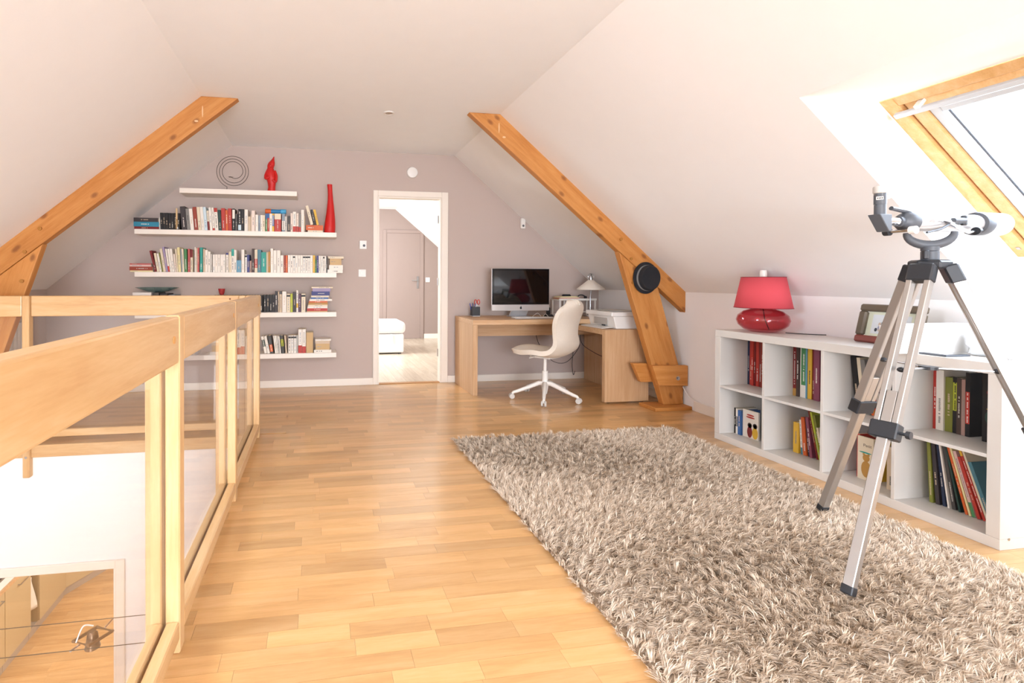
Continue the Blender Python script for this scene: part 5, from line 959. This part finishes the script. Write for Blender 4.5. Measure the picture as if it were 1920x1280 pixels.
# cables below the desk
cb = lambda pts, nm, lab: G().tube(curve(pts), 0.0032, 6).build(nm, M_CABLE, smooth=True, loc=pts[0], label=lab, cat='cable')
cb([(2.36, 5.00, 0.66), (2.37, 5.02, 0.55), (2.42, 5.02, 0.42), (2.55, 5.0, 0.26), (2.72, 5.0, 0.24), (2.88, 5.02, 0.40), (2.90, 5.10, 0.48)], 'power_cable', 'black cable drooping in a loop under the desk behind the chair')
cb([(2.92, 5.06, 0.66), (2.93, 5.06, 0.45), (2.98, 4.90, 0.36), (3.03, 4.75, 0.33), (3.055, 4.66, 0.40)], 'power_cable', 'black cable running along the right desk panel under the desk')
cb([(2.90, 5.15, 0.68), (2.905, 5.18, 0.4), (2.90, 5.20, 0.18), (2.91, 5.19, 0.06), (2.93, 5.19, 0.10)], 'power_cable', 'black cable bundle hanging to the floor by the back wall')
cb([(3.20, 3.845, 0.20), (3.225, 3.80, 0.12), (3.235, 3.72, 0.095), (3.24, 3.58, 0.09)], 'wall_cable', 'thin pale cable running down the kneewall from the strut') ["label"]
bpy.data.objects['wall_cable'].data.materials[0] = M_WPLAS

# ------------------------------------------------------------------ office chair
CH = (2.165, 4.385, 0)
r = thing('office_chair', 'cream upholstered swivel chair on a white five-star base at the desk', 'chair', CH, math.radians(122))
# shell: profile (x forward, z) and half width along it; local +x is forward
prof = [(0.285, 0.468, 0.07), (0.278, 0.482, 0.13), (0.26, 0.497, 0.185), (0.20, 0.505, 0.215), (0.10, 0.490, 0.235), (0.0, 0.468, 0.243), (-0.09, 0.455, 0.238), (-0.155, 0.465, 0.222), (-0.195, 0.505, 0.205), (-0.212, 0.565, 0.190), (-0.215, 0.63, 0.182), (-0.215, 0.70, 0.190), (-0.228, 0.77, 0.200), (-0.252, 0.835, 0.198), (-0.272, 0.876, 0.182), (-0.284, 0.902, 0.150), (-0.290, 0.916, 0.105), (-0.292, 0.921, 0.05)]
NP = 11; g = G(); P3 = curve([(a, b, c) for a, b, c in prof], 3)
for p in P3:
    for j in range(NP):
        s = -1+2*j/(NP-1); seat = max(0, min(1, (0.62-p.y)/0.12)); cup = s*s
        x = p.x+(0.028*cup*(1-seat)); k_ = max(0, min(1, (p.x+0.06)/0.24)); k_ = k_*k_*(3-2*k_); z = p.y+cup*seat*(0.035-0.062*k_)
        g.v.append((x, s*p.z, z))
n_ = len(P3)
for i in range(n_-1):
    for j in range(NP-1): a = i*NP+j; g.f.append((a, a+1, a+NP+1, a+NP)); g.m.append(0)
sh = g.build('seat_shell', M_FABW, r, world=False, smooth=True, angle=180); q_ = sh.modifiers.new('t', 'SOLIDIFY'); q_.thickness = 0.045; q_.offset = -1; q_.use_even_offset = True
bv = sh.modifiers.new('b', 'BEVEL'); bv.width = 0.014; bv.segments = 3; bv.limit_method = 'ANGLE'; bv.angle_limit = 0.9; ss = sh.modifiers.new('s', 'SUBSURF'); ss.levels = 1; ss.render_levels = 1
B(-0.11, 0.11, -0.10, 0.10, 0.400, 0.418).build('mechanism', M_WMET, r, world=False, bevel=0.006); G().tube([(0.05, 0.10, 0.408), (0.06, 0.17, 0.404)], 0.006, 8).build('lever', M_WMET, r, world=False)
G().lathe([(0.016, 0.22), (0.016, 0.40)], seg=16).build('gas_lift', M_WMET, r, world=False, smooth=True); G().lathe([(0.020, 0.05), (0.030, 0.10), (0.034, 0.13), (0.030, 0.15), (0.028, 0.27), (0.024, 0.272), (0.0001, 0.272)], seg=20).build('column', M_WMET, r, world=False, smooth=True)
for k in range(5):
    a = math.radians(26+72*k-122); c_, s_ = math.cos(a), math.sin(a)
    pr_ = [(0.02, 0.150, 0.021), (0.06, 0.152, 0.022), (0.16, 0.112, 0.019), (0.27, 0.072, 0.016), (0.300, 0.064, 0.014), (0.312, 0.052, 0.012)]
    G().tube([(x*c_, x*s_, z) for x, z, _ in pr_], [q for _, _, q in pr_], 10).build('base_arm', M_WMET, r, world=False, smooth=True)
    ca = G().tube([(0.31*c_, 0.31*s_, 0.056), (0.31*c_, 0.31*s_, 0.030)], 0.009, 8); o = ca.build('castor', M_WMET, r, world=False, smooth=True)
    for w_ in (-1, 1):
        q0 = Vector((0.318*c_, 0.318*s_, 0.0265)); tn = Vector((-s_, c_, 0)); G().tube([q0+tn*w_*0.006, q0+tn*w_*0.024], 0.026, 18).build('wheel', mat('light_grey_wheel', 'cfcac3', 0.45), o, world=False, bevel=0.004)

# ------------------------------------------------------------------ hat hanging on the strut
r = thing('hat', 'black felt hat with grey band hanging on the pine strut', 'hat', (2.855, 3.86, 1.16)); hx, hz_ = 2.855, 1.162
def hatp(prof, nm, m, dx=0.0): G().lathe(prof, axis='y', c=(0, 0, 0), seg=40, sx=0.140, sy=0.122).xf(Matrix.Translation((hx+dx, 3.8935, hz_)) @ Matrix.Rotation(math.radians(0), 4, 'Y')).build(nm, m, r, smooth=True)
hatp([(0.55, -0.0), (0.93, -0.002), (1.0, -0.012), (1.0, -0.016), (0.94, -0.012), (0.62, -0.016), (0.55, -0.016)], 'brim', M_BLACK)
hatp([(0.80, -0.010), (0.80, -0.045), (0.77, -0.066), (0.70, -0.074), (0.35, -0.068), (0.0001, -0.066)], 'crown', M_BLACK, 0.010)
hatp([(0.815, -0.012), (0.812, -0.034)], 'band', M_BAND, 0.009)
